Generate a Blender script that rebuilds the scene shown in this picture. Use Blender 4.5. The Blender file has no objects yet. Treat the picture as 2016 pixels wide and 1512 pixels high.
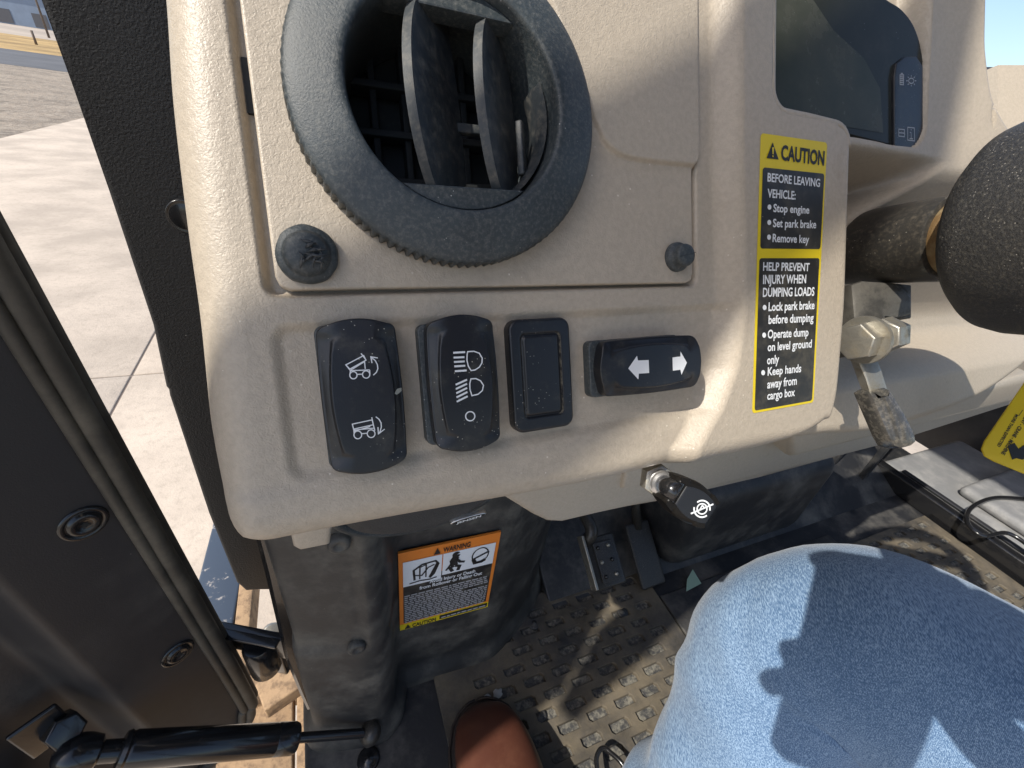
import bpy, bmesh, math, random
from mathutils import Vector, Matrix, noise
random.seed(7)
scene = bpy.context.scene
COL = scene.collection
ZC = 1.75                                   # camera height over the concrete

# ------------------------------------------------------------------ camera
FPX, CX, CY = 850.0, 1008.0, 756.0          # focal length and centre in photo pixels
AX = Vector((0.92142856, -0.10394701, 0.37438541))      # vehicle right, in camera (right, down, depth)
AF = Vector((-0.36631081, -0.55369194, 0.7478246))      # vehicle forward
AU = Vector((0.12956006, -0.82620836, -0.54826448))     # up
def cam2w(v):
    v = Vector(v); return Vector((AX.dot(v), AF.dot(v), AU.dot(v)))
CAM = Vector((0, 0, ZC))
cd = bpy.data.cameras.new('camera'); cam = bpy.data.objects.new('camera', cd); COL.objects.link(cam)
r_, u_, b_ = cam2w((1, 0, 0)), cam2w((0, -1, 0)), cam2w((0, 0, -1))
cam.matrix_world = Matrix(((r_.x, u_.x, b_.x, CAM.x), (r_.y, u_.y, b_.y, CAM.y), (r_.z, u_.z, b_.z, CAM.z), (0, 0, 0, 1)))
cd.sensor_width = 36.0; cd.lens = 36.0 * FPX / 2016.0
cd.clip_start = 0.004; cd.clip_end = 3000
scene.camera = cam

# ------------------------------------------------------------------ light
SUN_TRAVEL = Vector((0.63, 0.17, -0.755)).normalized()
to_sun = -SUN_TRAVEL
elev = math.asin(to_sun.z); azim = math.atan2(to_sun.x, to_sun.y)
world = bpy.data.worlds.new('World'); scene.world = world; world.use_nodes = True
wn = world.node_tree.nodes; wl = world.node_tree.links
bg = wn['Background']; sky = wn.new('ShaderNodeTexSky'); sky.sky_type = 'NISHITA'; sky.sun_disc = False
sky.sun_elevation = elev; sky.sun_rotation = azim; sky.air_density = 1.0; sky.dust_density = 1.6
bg.inputs['Strength'].default_value = 0.15
wl.new(sky.outputs['Color'], bg.inputs['Color'])
sd = bpy.data.lights.new('sun', 'SUN'); sd.energy = 3.9; sd.angle = math.radians(0.55); sd.color = (1, 0.95, 0.86)
sun = bpy.data.objects.new('sun', sd); COL.objects.link(sun)
sun.rotation_euler = SUN_TRAVEL.to_track_quat('-Z', 'Y').to_euler()
vs = scene.view_settings; vs.view_transform = 'Standard'; vs.look = 'None'; vs.exposure = 0.48; vs.gamma = 1.0
vs.use_curve_mapping = False
scene.render.engine = 'CYCLES'
scene.render.resolution_x = 1024; scene.render.resolution_y = 768

# ------------------------------------------------------------------ pixel helpers (a pixel is only a direction)
def ray(px, py): return cam2w(((px - CX) / FPX, (py - CY) / FPX, 1.0))
def cw(px, py, dep): return CAM + ray(px, py) * dep
def onz(px, py, z):            # z relative to camera
    r = ray(px, py); return CAM + r * (z / r.z)
def ony(px, py, y):
    r = ray(px, py); return CAM + r * (y / r.y)
def onplane(px, py, p, nn):
    r = ray(px, py); return CAM + r * ((p - CAM).dot(nn) / r.dot(nn))
TH = math.radians(28.8)        # lean of the dashboard face
DU = Vector((1, 0, 0)); DV = Vector((0, -math.sin(TH), -math.cos(TH))); DN = Vector((0, -math.cos(TH), math.sin(TH)))
DP0 = CAM + ray(715, 780) * 0.14
DASH = Matrix(((DU.x, -DV.x, DN.x, DP0.x), (DU.y, -DV.y, DN.y, DP0.y), (DU.z, -DV.z, DN.z, DP0.z), (0, 0, 0, 1)))
def duv(px, py, w=0.0):        # pixel -> dashboard face millimetres at height w over the face
    P = onplane(px, py, DP0 + DN * (w / 1000), DN) - DP0
    return (P.dot(DU) * 1000, P.dot(DV) * 1000)
def D3(u, v, w): return Vector((u / 1000, -v / 1000, w / 1000))    # dashboard mm -> dashboard local metres
def DW(u, v, w): return DP0 + DU * (u / 1000) + DV * (v / 1000) + DN * (w / 1000)

# ------------------------------------------------------------------ materials
MATS = {}
def mat(name, col, rough=0.5, metal=0.0, bump=None, dirt=None, spec=0.5, speck=None, vary=None, coat=0.0):
    """bump=(scale, strength, kind) dirt=(colour, scale, lo, hi, amount) speck=(colour, scale, thresh) vary=(scale, amount)"""
    m = bpy.data.materials.new(name); m.use_nodes = True; MATS[name] = m
    nt = m.node_tree; N_ = nt.nodes; L_ = nt.links
    bs = N_['Principled BSDF']; bs.inputs['Roughness'].default_value = rough; bs.inputs['Metallic'].default_value = metal
    bs.inputs['Specular IOR Level'].default_value = spec; bs.inputs['Coat Weight'].default_value = coat
    tc = N_.new('ShaderNodeTexCoord')
    def nz(scale, detail=4, rgh=0.6):
        t = N_.new('ShaderNodeTexNoise'); t.inputs['Scale'].default_value = scale; t.inputs['Detail'].default_value = detail
        t.inputs['Roughness'].default_value = rgh; L_.new(tc.outputs['Object'], t.inputs['Vector']); return t.outputs['Fac']
    def ramp(src, lo, hi):
        mr = N_.new('ShaderNodeMapRange'); mr.interpolation_type = 'SMOOTHSTEP'
        mr.inputs['From Min'].default_value = lo; mr.inputs['From Max'].default_value = hi; L_.new(src, mr.inputs['Value']); return mr.outputs['Result']
    def mix(fac, a, b):
        x = N_.new('ShaderNodeMix'); x.data_type = 'RGBA'
        if isinstance(fac, float): x.inputs['Factor'].default_value = fac
        else: L_.new(fac, x.inputs['Factor'])
        for s, val in ((6, a), (7, b)):
            if isinstance(val, tuple): x.inputs[s].default_value = (*val[:3], 1)
            else: L_.new(val, x.inputs[s])
        return x.outputs[2]
    def mul(src, k):
        x = N_.new('ShaderNodeMath'); x.operation = 'MULTIPLY'; L_.new(src, x.inputs[0]); x.inputs[1].default_value = k; return x.outputs[0]
    cur = tuple(col)
    if vary:
        a = tuple(max(0, c * (1 - vary[1])) for c in col); b = tuple(min(1, c * (1 + vary[1])) for c in col)
        cur = mix(ramp(nz(vary[0]), 0.3, 0.7), a, b)
    rsock = None
    if dirt:
        fac = mul(ramp(nz(dirt[1], 8, 0.7), dirt[2], dirt[3]), dirt[4]); cur = mix(fac, cur, dirt[0]); rsock = fac
    if speck:
        v = N_.new('ShaderNodeTexVoronoi'); v.inputs['Scale'].default_value = speck[1]; L_.new(tc.outputs['Object'], v.inputs['Vector'])
        lt = N_.new('ShaderNodeMath'); lt.operation = 'LESS_THAN'; L_.new(v.outputs['Distance'], lt.inputs[0]); lt.inputs[1].default_value = speck[2]
        cl = N_.new('ShaderNodeMath'); cl.operation = 'MULTIPLY'; L_.new(lt.outputs[0], cl.inputs[0]); L_.new(ramp(nz(speck[1] * 0.09), 0.5, 0.6), cl.inputs[1])
        cur = mix(cl.outputs[0], cur, speck[0])
    if isinstance(cur, tuple): bs.inputs['Base Color'].default_value = (*cur[:3], 1)
    else: L_.new(cur, bs.inputs['Base Color'])
    if rsock is not None:
        mr = N_.new('ShaderNodeMapRange'); L_.new(rsock, mr.inputs['Value']); mr.inputs['To Min'].default_value = rough; mr.inputs['To Max'].default_value = min(1, rough + 0.4)
        L_.new(mr.outputs['Result'], bs.inputs['Roughness'])
    if bump:
        sc, st, kind = bump[:3]; dist = bump[3] if len(bump) > 3 else 0.0004
        bp = N_.new('ShaderNodeBump'); bp.inputs['Strength'].default_value = st; bp.inputs['Distance'].default_value = dist
        if kind == 'grain':
            v = N_.new('ShaderNodeTexVoronoi'); v.feature = 'SMOOTH_F1'; v.inputs['Scale'].default_value = sc; v.inputs['Smoothness'].default_value = 0.6
            mx = N_.new('ShaderNodeMixRGB'); mx.inputs['Fac'].default_value = 0.004
            L_.new(tc.outputs['Object'], mx.inputs['Color1'])
            tn = N_.new('ShaderNodeTexNoise'); tn.inputs['Scale'].default_value = sc * 0.6; L_.new(tc.outputs['Object'], tn.inputs['Vector']); L_.new(tn.outputs['Color'], mx.inputs['Color2'])
            L_.new(mx.outputs['Color'], v.inputs['Vector']); L_.new(v.outputs['Distance'], bp.inputs['Height'])
        else:
            L_.new(nz(sc, 6, 0.65), bp.inputs['Height'])
        L_.new(bp.outputs['Normal'], bs.inputs['Normal'])
    return m
DUST = (0.34, 0.30, 0.24)
TAN = mat('tan_plastic', (0.43, 0.368, 0.290), 0.46, bump=(950, 0.36, 'grain', 0.0004), vary=(420, 0.06), dirt=((0.26, 0.20, 0.14), 38, 0.58, 0.80, 0.34), speck=((0.66, 0.60, 0.50), 230, 0.085))
TAN2 = mat('tan_plastic_smooth', (0.43, 0.368, 0.290), 0.5, vary=(420, 0.05), bump=(900, 0.4, 'grain', 0.0004), dirt=((0.20, 0.15, 0.10), 30, 0.64, 0.76, 0.35))
VENTBLK = mat('vent_plastic', (0.034, 0.043, 0.048), 0.46, bump=(1500, 0.5, 'noise', 0.0003), vary=(22, 0.25), dirt=((0.30, 0.29, 0.26), 750, 0.42, 0.80, 0.34), speck=((0.4, 0.4, 0.38), 420, 0.09))
VANE = mat('vane_plastic', (0.030, 0.036, 0.041), 0.5, bump=(900, 0.3, 'noise', 0.0002), dirt=(DUST, 260, 0.42, 0.8, 0.32), vary=(40, .2))
DARK = mat('inner_dark', (0.012, 0.014, 0.015), 0.7, dirt=(DUST, 90, 0.55, 0.8, 0.12))
SWBLK = mat('switch_plastic', (0.010, 0.011, 0.014), 0.36, bump=(2200, 0.25, 'noise', 0.0002), dirt=((0.2, 0.18, 0.14), 95, 0.50, 0.82, 0.26), speck=((0.36, 0.34, 0.29), 620, 0.11))
PRINT = mat('white_print', (0.72, 0.74, 0.76), 0.5)
YEL = mat('yellow_decal', (0.72, 0.55, 0.015), 0.42, dirt=((0.5, 0.36, 0.02), 60, 0.5, 0.8, 0.3))
BLKDECAL = mat('black_decal', (0.02, 0.02, 0.02), 0.4, dirt=((0.25, 0.22, 0.16), 60, 0.42, 0.8, 0.4), speck=((0.35, 0.32, 0.25), 420, 0.08))
BLKINK = mat('black_ink', (0.02, 0.02, 0.02), 0.5)
ORG = mat('orange_decal', (0.75, 0.22, 0.03), 0.45, dirt=((0.4, 0.2, 0.06), 50, 0.5, 0.8, 0.3))
WHT = mat('white_decal', (0.75, 0.77, 0.79), 0.45)
GREYINK = mat('grey_ink', (0.36, 0.36, 0.37), 0.6)
GLASS = mat('display_glass', (0.026, 0.029, 0.026), 0.16, spec=0.10, speck=((0.3, 0.3, 0.28), 300, 0.06), dirt=(DUST, 40, 0.5, 0.85, 0.06))
LCD = mat('screen_grey', (0.040, 0.046, 0.036), 0.16, spec=0.10, dirt=((0.10, 0.095, 0.075), 14, 0.42, 0.7, 0.5), speck=((0.3, 0.3, 0.28), 330, 0.06))
PILLAR = mat('black_textured_paint', (0.018, 0.018, 0.019), 0.55, bump=(620, 0.32, 'grain', 0.0008), speck=((0.3, 0.3, 0.28), 90, 0.03))
DOORP = mat('door_plastic', (0.020, 0.021, 0.024), 0.5, bump=(900, 0.4, 'noise', 0.0004), dirt=((0.14, 0.13, 0.11), 9, 0.45, 0.8, 0.35), speck=((0.4, 0.38, 0.33), 120, 0.03))
RUBBER = mat('seal_rubber', (0.05, 0.045, 0.036), 0.55, bump=(200, 0.3, 'noise', 0.0005), dirt=((0.22, 0.19, 0.14), 18, 0.4, 0.75, 0.45))
GLOSSBLK = mat('gloss_black_paint', (0.012, 0.012, 0.013), 0.22, coat=0.3, bump=(300, 0.06, 'noise', 0.0003), dirt=((0.15, 0.13, 0.1), 40, 0.55, 0.8, 0.2))
TUBEBLK = mat('worn_black_steel', (0.03, 0.028, 0.025), 0.36, bump=(240, 0.3, 'noise', 0.0006), dirt=((0.17, 0.14, 0.10), 420, 0.44, 0.78, 0.40), speck=((0.45, 0.42, 0.35), 520, 0.10))
HUBBLK = mat('hub_plastic', (0.030, 0.030, 0.031), 0.42, bump=(1000, 0.8, 'noise', 0.0006), speck=((0.30, 0.28, 0.25), 700, 0.16), dirt=((0.22, 0.20, 0.16), 700, 0.45, 0.75, 0.35))
STEEL = mat('dusty_zinc', (0.42, 0.40, 0.35), 0.38, 0.8, bump=(300, 0.35, 'noise', 0.0006), dirt=((0.26, 0.22, 0.15), 120, 0.42, 0.7, 0.7))
WORNST = mat('worn_bracket', (0.16, 0.15, 0.13), 0.42, 0.5, bump=(220, 0.35, 'noise', 0.0006), dirt=((0.03, 0.03, 0.03), 55, 0.4, 0.65, 0.8))
GRIP = mat('lever_grip', (0.05, 0.048, 0.044), 0.2, bump=(160, 0.3, 'noise', 0.0007), dirt=((0.26, 0.23, 0.18), 260, 0.42, 0.72, 0.5), coat=0.5)
RUST = mat('rusty_ring', (0.20, 0.12, 0.05), 0.55, 0.4, bump=(260, 0.5, 'noise', 0.0006), dirt=((0.35, 0.28, 0.16), 100, 0.4, 0.7, 0.6))
KICK = mat('kick_plastic', (0.026, 0.026, 0.026), 0.55, bump=(500, 0.35, 'noise', 0.0005), dirt=((0.19, 0.175, 0.145), 16, 0.40, 0.78, 0.75), speck=((0.4, 0.37, 0.3), 130, 0.03))
SPKR = mat('speaker_cloth', (0.045, 0.045, 0.046), 0.65, bump=(1100, 0.9, 'grain', 0.0006), dirt=(DUST, 25, 0.5, 0.8, 0.15))
CHROME = mat('badge_metal', (0.62, 0.62, 0.62), 0.3, 0.9)
MATR = mat('floor_mat_rubber', (0.030, 0.030, 0.031), 0.6, bump=(180, 0.5, 'noise', 0.0008), dirt=((0.34, 0.27, 0.17), 9, 0.30, 0.70, 0.44), vary=(40, 0.3))
POCKET = mat('mat_pocket', (0.045, 0.045, 0.046), 0.7, bump=(260, 0.9, 'noise', 0.0012), dirt=((0.28, 0.26, 0.21), 160, 0.40, 0.66, 0.7))
FLOORP = mat('floor_plastic', (0.022, 0.023, 0.026), 0.5, bump=(260, 0.4, 'noise', 0.0006), dirt=((0.24, 0.22, 0.19), 11, 0.42, 0.75, 0.55))
SCUFF = mat('pale_scuff', (0.36, 0.36, 0.35), 0.8, bump=(150, 0.4, 'noise', 0.0006))
GREYP = mat('grey_dusty_plastic', (0.20, 0.20, 0.20), 0.6, bump=(250, 0.3, 'noise', 0.0005), dirt=((0.45, 0.43, 0.4), 20, 0.4, 0.75, 0.5))
LEATHER = mat('brown_leather', (0.095, 0.034, 0.021), 0.38, bump=(260, 0.3, 'noise', 0.0005), dirt=((0.2, 0.09, 0.05), 30, 0.45, 0.75, 0.4), coat=0.2)
SOLE = mat('dark_sole', (0.03, 0.022, 0.018), 0.6)
WOODM = mat('weathered_plank', (0.36, 0.235, 0.13), 0.8, bump=(90, 0.6, 'noise', 0.003), dirt=((0.13, 0.085, 0.055), 45, 0.42, 0.66, 0.75))
RAILP = mat('chipped_rail_paint', (0.05, 0.065, 0.09), 0.4, bump=(120, 0.2, 'noise', 0.0008), dirt=((0.42, 0.38, 0.34), 26, 0.58, 0.66, 0.8))

def denim():
    m = mat('blue_denim', (0.15, 0.27, 0.46), 0.85)
    nt = m.node_tree; N_ = nt.nodes; L_ = nt.links; bs = N_['Principled BSDF']; tc = N_.new('ShaderNodeTexCoord')
    mp = N_.new('ShaderNodeMapping'); mp.inputs['Rotation'].default_value = (0.4, 0.5, 0.75); L_.new(tc.outputs['Object'], mp.inputs['Vector'])
    sc = N_.new('ShaderNodeMapping'); sc.inputs['Scale'].default_value = (1.0, 0.22, 1.0); L_.new(mp.outputs['Vector'], sc.inputs['Vector'])
    t1 = N_.new('ShaderNodeTexNoise'); t1.inputs['Scale'].default_value = 1500; t1.inputs['Detail'].default_value = 3; L_.new(sc.outputs['Vector'], t1.inputs['Vector'])
    t2 = N_.new('ShaderNodeTexNoise'); t2.inputs['Scale'].default_value = 9; t2.inputs['Detail'].default_value = 4; L_.new(tc.outputs['Object'], t2.inputs['Vector'])
    wv = N_.new('ShaderNodeTexWave'); wv.inputs['Scale'].default_value = 420; wv.inputs['Distortion'].default_value = 3.5; wv.inputs['Detail'].default_value = 2; wv.inputs['Detail Scale'].default_value = 3; L_.new(mp.outputs['Vector'], wv.inputs['Vector'])
    r1 = N_.new('ShaderNodeValToRGB'); e = r1.color_ramp.elements; e[0].position = 0.40; e[0].color = (0.060, 0.125, 0.235, 1); e[1].position = 0.68; e[1].color = (0.26, 0.375, 0.525, 1)
    ad = N_.new('ShaderNodeMath'); ad.operation = 'MULTIPLY_ADD'; L_.new(wv.outputs['Fac'], ad.inputs[0]); ad.inputs[1].default_value = 0.20; L_.new(t1.outputs['Fac'], ad.inputs[2])
    sb = N_.new('ShaderNodeMath'); sb.operation = 'MULTIPLY_ADD'; L_.new(t2.outputs['Fac'], sb.inputs[0]); sb.inputs[1].default_value = 0.35; sb.inputs[2].default_value = -0.27
    a2 = N_.new('ShaderNodeMath'); a2.operation = 'ADD'; L_.new(ad.outputs[0], a2.inputs[0]); L_.new(sb.outputs[0], a2.inputs[1])
    L_.new(a2.outputs[0], r1.inputs['Fac']); L_.new(r1.outputs['Color'], bs.inputs['Base Color'])
    bp = N_.new('ShaderNodeBump'); bp.inputs['Strength'].default_value = 0.5; bp.inputs['Distance'].default_value = 0.0006; L_.new(ad.outputs[0], bp.inputs['Height']); L_.new(bp.outputs['Normal'], bs.inputs['Normal'])
    bs.inputs['Sheen Weight'].default_value = 0.2
    return m
DENIM = denim()

# ------------------------------------------------------------------ object helpers
def tag(o, label=None, cat=None, group=None, kind=None):
    if label: o['label'] = label
    if cat: o['category'] = cat
    if group: o['group'] = group
    if kind: o['kind'] = kind
    return o
def empty(name, label, cat, matrix=None, group=None):
    o = bpy.data.objects.new(name, None); o.empty_display_size = 0.02; COL.objects.link(o)
    if matrix is not None: o.matrix_world = matrix
    return tag(o, label, cat, group)
def obj(name, verts, faces, material, parent=None, smooth=True):
    me = bpy.data.meshes.new(name); me.from_pydata([tuple(v) for v in verts], [], faces); me.validate(); me.update()
    bm = bmesh.new(); bm.from_mesh(me); bmesh.ops.remove_doubles(bm, verts=bm.verts, dist=1e-7); bmesh.ops.recalc_face_normals(bm, faces=bm.faces); bm.to_mesh(me); bm.free()
    me.materials.append(material)
    if smooth == 'auto':
        me.polygons.foreach_set('use_smooth', [True] * len(me.polygons))
        try: me.set_sharp_from_angle(angle=math.radians(38))
        except Exception: pass
    elif smooth: me.polygons.foreach_set('use_smooth', [True] * len(me.polygons))
    o = bpy.data.objects.new(name, me); COL.objects.link(o)
    if parent is not None: o.parent = parent
    return o
def merge(*vfs):
    V = []; F = []
    for v, f in vfs:
        k = len(V); V += list(v); F += [[i + k for i in q] for q in f]
    return V, F
def ss(a, b, x):
    t = min(1, max(0, (x - a) / (b - a))); return t * t * (3 - 2 * t)
def resample(pts, n, closed=False):
    pts = [Vector(p) for p in pts]
    if closed: pts = pts + [pts[0]]
    cum = [0]
    for a, b in zip(pts, pts[1:]): cum.append(cum[-1] + (b - a).length)
    out = []; tot = cum[-1]; j = 0
    for i in range(n):
        t = tot * i / (n if closed else n - 1)
        while j < len(cum) - 2 and cum[j + 1] < t: j += 1
        k = (t - cum[j]) / max(1e-12, cum[j + 1] - cum[j]); out.append(pts[j].lerp(pts[j + 1], min(1, k)))
    return out
def spline(pts, per=10, closed=False):
    P = [Vector(p) for p in pts]; n = len(P); out = []
    def g(i): return P[i % n] if closed else P[max(0, min(n - 1, i))]
    for i in range(n if closed else n - 1):
        a, b, c, e = g(i - 1), g(i), g(i + 1), g(i + 2)
        for k in range(per):
            t = k / per; out.append(0.5 * ((2 * b) + (c - a) * t + (2 * a - 5 * b + 4 * c - e) * t * t + (3 * b - a - 3 * c + e) * t ** 3))
    if not closed: out.append(P[-1])
    return out
def box(x0, x1, y0, y1, z0, z1, b=0.0):
    bm = bmesh.new(); bmesh.ops.create_cube(bm, size=1)
    for v in bm.verts: v.co = Vector((x0 + (v.co.x + .5) * (x1 - x0), y0 + (v.co.y + .5) * (y1 - y0), z0 + (v.co.z + .5) * (z1 - z0)))
    if b: bmesh.ops.bevel(bm, geom=list(bm.edges), offset=b, segments=3, affect='EDGES', profile=0.5)
    V = [v.co.copy() for v in bm.verts]; bm.verts.index_update(); F = [[v.index for v in f.verts] for f in bm.faces]; bm.free(); return V, F
def xf(vf, m): return [m @ Vector(v) for v in vf[0]], vf[1]
def frame(origin, zdir, xhint=(1, 0, 0)):
    z = Vector(zdir).normalized(); x = Vector(xhint); x = (x - z * x.dot(z))
    if x.length < 1e-5: x = Vector((0, 1, 0)); x = x - z * x.dot(z)
    x.normalize(); y = z.cross(x); o = Vector(origin)
    return Matrix(((x.x, y.x, z.x, o.x), (x.y, y.y, z.y, o.y), (x.z, y.z, z.z, o.z), (0, 0, 0, 1)))
def lathe(profile, n=48, fn=None, a0=0, a1=2 * math.pi):
    V = []; F = []; m = len(profile); full = abs(a1 - a0 - 2 * math.pi) < 1e-6
    for i in range(n + (0 if full else 1)):
        a = a0 + (a1 - a0) * i / n
        for (r, z) in profile:
            rr = r if fn is None else fn(r, z, a); V.append(Vector((rr * math.cos(a), rr * math.sin(a), z)))
    for i in range(n):
        j = (i + 1) % n if full else i + 1
        for k in range(m - 1): F.append([i * m + k, j * m + k, j * m + k + 1, i * m + k + 1])
    return V, F
def tube(path, rad, n=14, cap=True):
    path = [Vector(p) for p in path]; V = []; F = []; m = len(path)
    rads = rad if isinstance(rad, (list, tuple)) else [rad] * m
    t0 = (path[1] - path[0]).normalized(); x = Vector((0, 0, 1)) if abs(t0.z) < 0.9 else Vector((1, 0, 0)); x = (x - t0 * x.dot(t0)).normalized()
    for i, p in enumerate(path):
        t = (path[min(m - 1, i + 1)] - path[max(0, i - 1)]).normalized(); x = (x - t * x.dot(t)).normalized(); y = t.cross(x)
        for k in range(n):
            a = 2 * math.pi * k / n; V.append(p + (x * math.cos(a) + y * math.sin(a)) * rads[i])
    for i in range(m - 1):
        for k in range(n): F.append([i * n + k, i * n + (k + 1) % n, (i + 1) * n + (k + 1) % n, (i + 1) * n + k])
    if cap: F.append(list(range(n))[::-1]); F.append([(m - 1) * n + k for k in range(n)])
    return V, F
def prism(outline, z0, z1, b=0.0, seg=3):
    """outline: 2D points; solid between z0 and z1 with bevelled upper rim"""
    bm = bmesh.new(); vs_ = [bm.verts.new((p[0], p[1], z0)) for p in outline]; f = bm.faces.new(vs_)
    r = bmesh.ops.extrude_face_region(bm, geom=[f]); top = [g for g in r['geom'] if isinstance(g, bmesh.types.BMVert)]
    for v in top: v.co.z = z1
    if b:
        tf = [g for g in r['geom'] if isinstance(g, bmesh.types.BMFace)][0]
        bmesh.ops.bevel(bm, geom=list(tf.edges), offset=b, segments=seg, affect='EDGES', profile=0.5)
    bm.verts.index_update(); V = [v.co.copy() for v in bm.verts]; F = [[v.index for v in f.verts] for f in bm.faces]; bm.free(); return V, F
def rrect(x0, x1, y0, y1, r, n=6):
    out = []
    for cx, cy, a in ((x1 - r, y1 - r, 0), (x0 + r, y1 - r, 90), (x0 + r, y0 + r, 180), (x1 - r, y0 + r, 270)):
        for k in range(n + 1):
            t = math.radians(a + 90 * k / n); out.append((cx + r * math.cos(t), cy + r * math.sin(t)))
    return out
def hexagon(r, rot=0): return [(r * math.cos(rot + math.pi * k / 3), r * math.sin(rot + math.pi * k / 3)) for k in range(6)]
def sdrr(u, v, u0, u1, v0, v1, r):          # signed distance to a rounded rectangle
    cx, cy, hx, hy = (u0 + u1) / 2, (v0 + v1) / 2, (u1 - u0) / 2 - r, (v1 - v0) / 2 - r
    qx, qy = abs(u - cx) - hx, abs(v - cy) - hy
    return math.hypot(max(qx, 0), max(qy, 0)) + min(max(qx, qy), 0) - r
def loop_normals(loop):
    n = len(loop); out = []
    area = sum(loop[i].x * loop[(i + 1) % n].y - loop[(i + 1) % n].x * loop[i].y for i in range(n)); s = 1 if area > 0 else -1
    for i in range(n):
        t = loop[(i + 1) % n] - loop[i - 1]; nn = Vector((t.y, -t.x)) * s; out.append(nn.normalized() if nn.length > 0 else Vector((0, 0)))
    return out
def round_profile(r, deep, out_end=0.0, seg=7):
    p = [(r * math.sin(math.pi / 2 * k / seg), -r * (1 - math.cos(math.pi / 2 * k / seg))) for k in range(1, seg + 1)]
    return p + [(r + out_end, -deep)]
def polar_sheet(outline, h, rings, profile, place=None):
    """closed convex outline in mm (u, v), heights h(u, v), rim profile of (out, down)"""
    place = place or D3; o = [Vector(p) for p in outline]; n = len(o); c = sum(o, Vector((0, 0))) / n; V = [place(c.x, c.y, h(c.x, c.y))]; F = []
    for k in range(1, rings + 1):
        for p in o: q = c.lerp(p, k / rings); V.append(place(q.x, q.y, h(q.x, q.y)))
    nm = loop_normals(o)
    for (ou, dw) in profile:
        for p, m_ in zip(o, nm): q = p + m_ * ou; V.append(place(q.x, q.y, h(p.x, p.y) + dw))
    tot = rings + len(profile)
    for i in range(n): F.append([0, 1 + i, 1 + (i + 1) % n])
    for k in range(tot - 1):
        a = 1 + k * n; b = a + n
        for i in range(n): F.append([a + i, b + i, b + (i + 1) % n, a + (i + 1) % n])
    return V, F
def coons(top, bottom, left, right, nu, nv, h, rad=None, deep=50, flare=None, place=None, hole=None):
    """four boundary curves in mm; grid of heights; rounded rim of radius rad on left, bottom and right"""
    place = place or D3
    T, B = resample(top, nu), resample(bottom, nu); L, R = resample(left, nv), resample(right, nv)
    V = []; F = []; grid = []
    for j in range(nv):
        b = j / (nv - 1); row = []
        for i in range(nu):
            a = i / (nu - 1)
            p = T[i] * (1 - b) + B[i] * b + L[j] * (1 - a) + R[j] * a - (T[0] * (1 - a) * (1 - b) + T[-1] * a * (1 - b) + B[0] * (1 - a) * b + B[-1] * a * b)
            row.append(p); V.append(place(p.x, p.y, h(p.x, p.y)))
        grid.append(row)
    for j in range(nv - 1):
        for i in range(nu - 1):
            if hole and hole((grid[j][i] + grid[j + 1][i + 1]) / 2): continue
            k = j * nu + i; F.append([k, k + 1, k + nu + 1, k + nu])
    if rad:
        ids = [j * nu for j in range(nv)] + [(nv - 1) * nu + i for i in range(1, nu)] + [j * nu + nu - 1 for j in range(nv - 2, -1, -1)]
        pts = [grid[k // nu][k % nu] for k in ids]; m = len(pts); nm = []
        for i in range(m):
            t = pts[min(m - 1, i + 5)] - pts[max(0, i - 5)]; nn = Vector((-t.y, t.x)); nm.append(nn.normalized())
        # orientation: outward on the left side means negative u
        if nm[nv // 2].x > 0: nm = [-x for x in nm]
        prev = ids; seg = 8
        for s in range(1, seg + 3):
            cur = []
            for i in range(m):
                r = rad(pts[i].x, pts[i].y); fl = flare(pts[i].x, pts[i].y) if flare else 0
                if s <= seg: a = math.pi / 2 * s / seg; ou, dw = r * math.sin(a), -r * (1 - math.cos(a))
                else: kk = (s - seg) / 2; ou, dw = r + fl * kk, -r - (deep - r) * kk
                q = pts[i] + nm[i] * ou; V.append(place(q.x, q.y, h(pts[i].x, pts[i].y) + dw)); cur.append(len(V) - 1)
            for i in range(m - 1): F.append([prev[i], prev[i + 1], cur[i + 1], cur[i]])
            prev = cur
    return V, F
def stroke(path, width, hfun, place=None, closed=False, lift=0.15):
    """flat printed line of a given width following hfun"""
    place = place or D3; P = [Vector(p) for p in path]; n = len(P); V = []; F = []
    for i in range(n):
        a = P[i - 1] if (closed or i > 0) else P[i]; b = P[(i + 1) % n] if (closed or i < n - 1) else P[i]
        d1 = (P[i] - a); d2 = (b - P[i]); t = (d1.normalized() if d1.length > 0 else Vector((0, 0))) + (d2.normalized() if d2.length > 0 else Vector((0, 0)))
        t.normalize(); nn = Vector((-t.y, t.x)); c = 1.0
        if d1.length > 0 and d2.length > 0: c = 1 / max(0.5, nn.dot(Vector((-d1.normalized().y, d1.normalized().x))))
        for s in (-1, 1): q = P[i] + nn * (s * width / 2 * c); V.append(place(q.x, q.y, hfun(q.x, q.y) + lift))
    for i in range(n if closed else n - 1): a = 2 * i; b = 2 * ((i + 1) % n); F.append([a, a + 1, b + 1, b])
    return V, F
def circle2(cx, cy, r, n=28, a0=0, a1=2 * math.pi, full=True):
    k = n if full else n + 1
    return [(cx + r * math.cos(a0 + (a1 - a0) * i / n), cy + r * math.sin(a0 + (a1 - a0) * i / n)) for i in range(k)]
_font = {}
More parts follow.
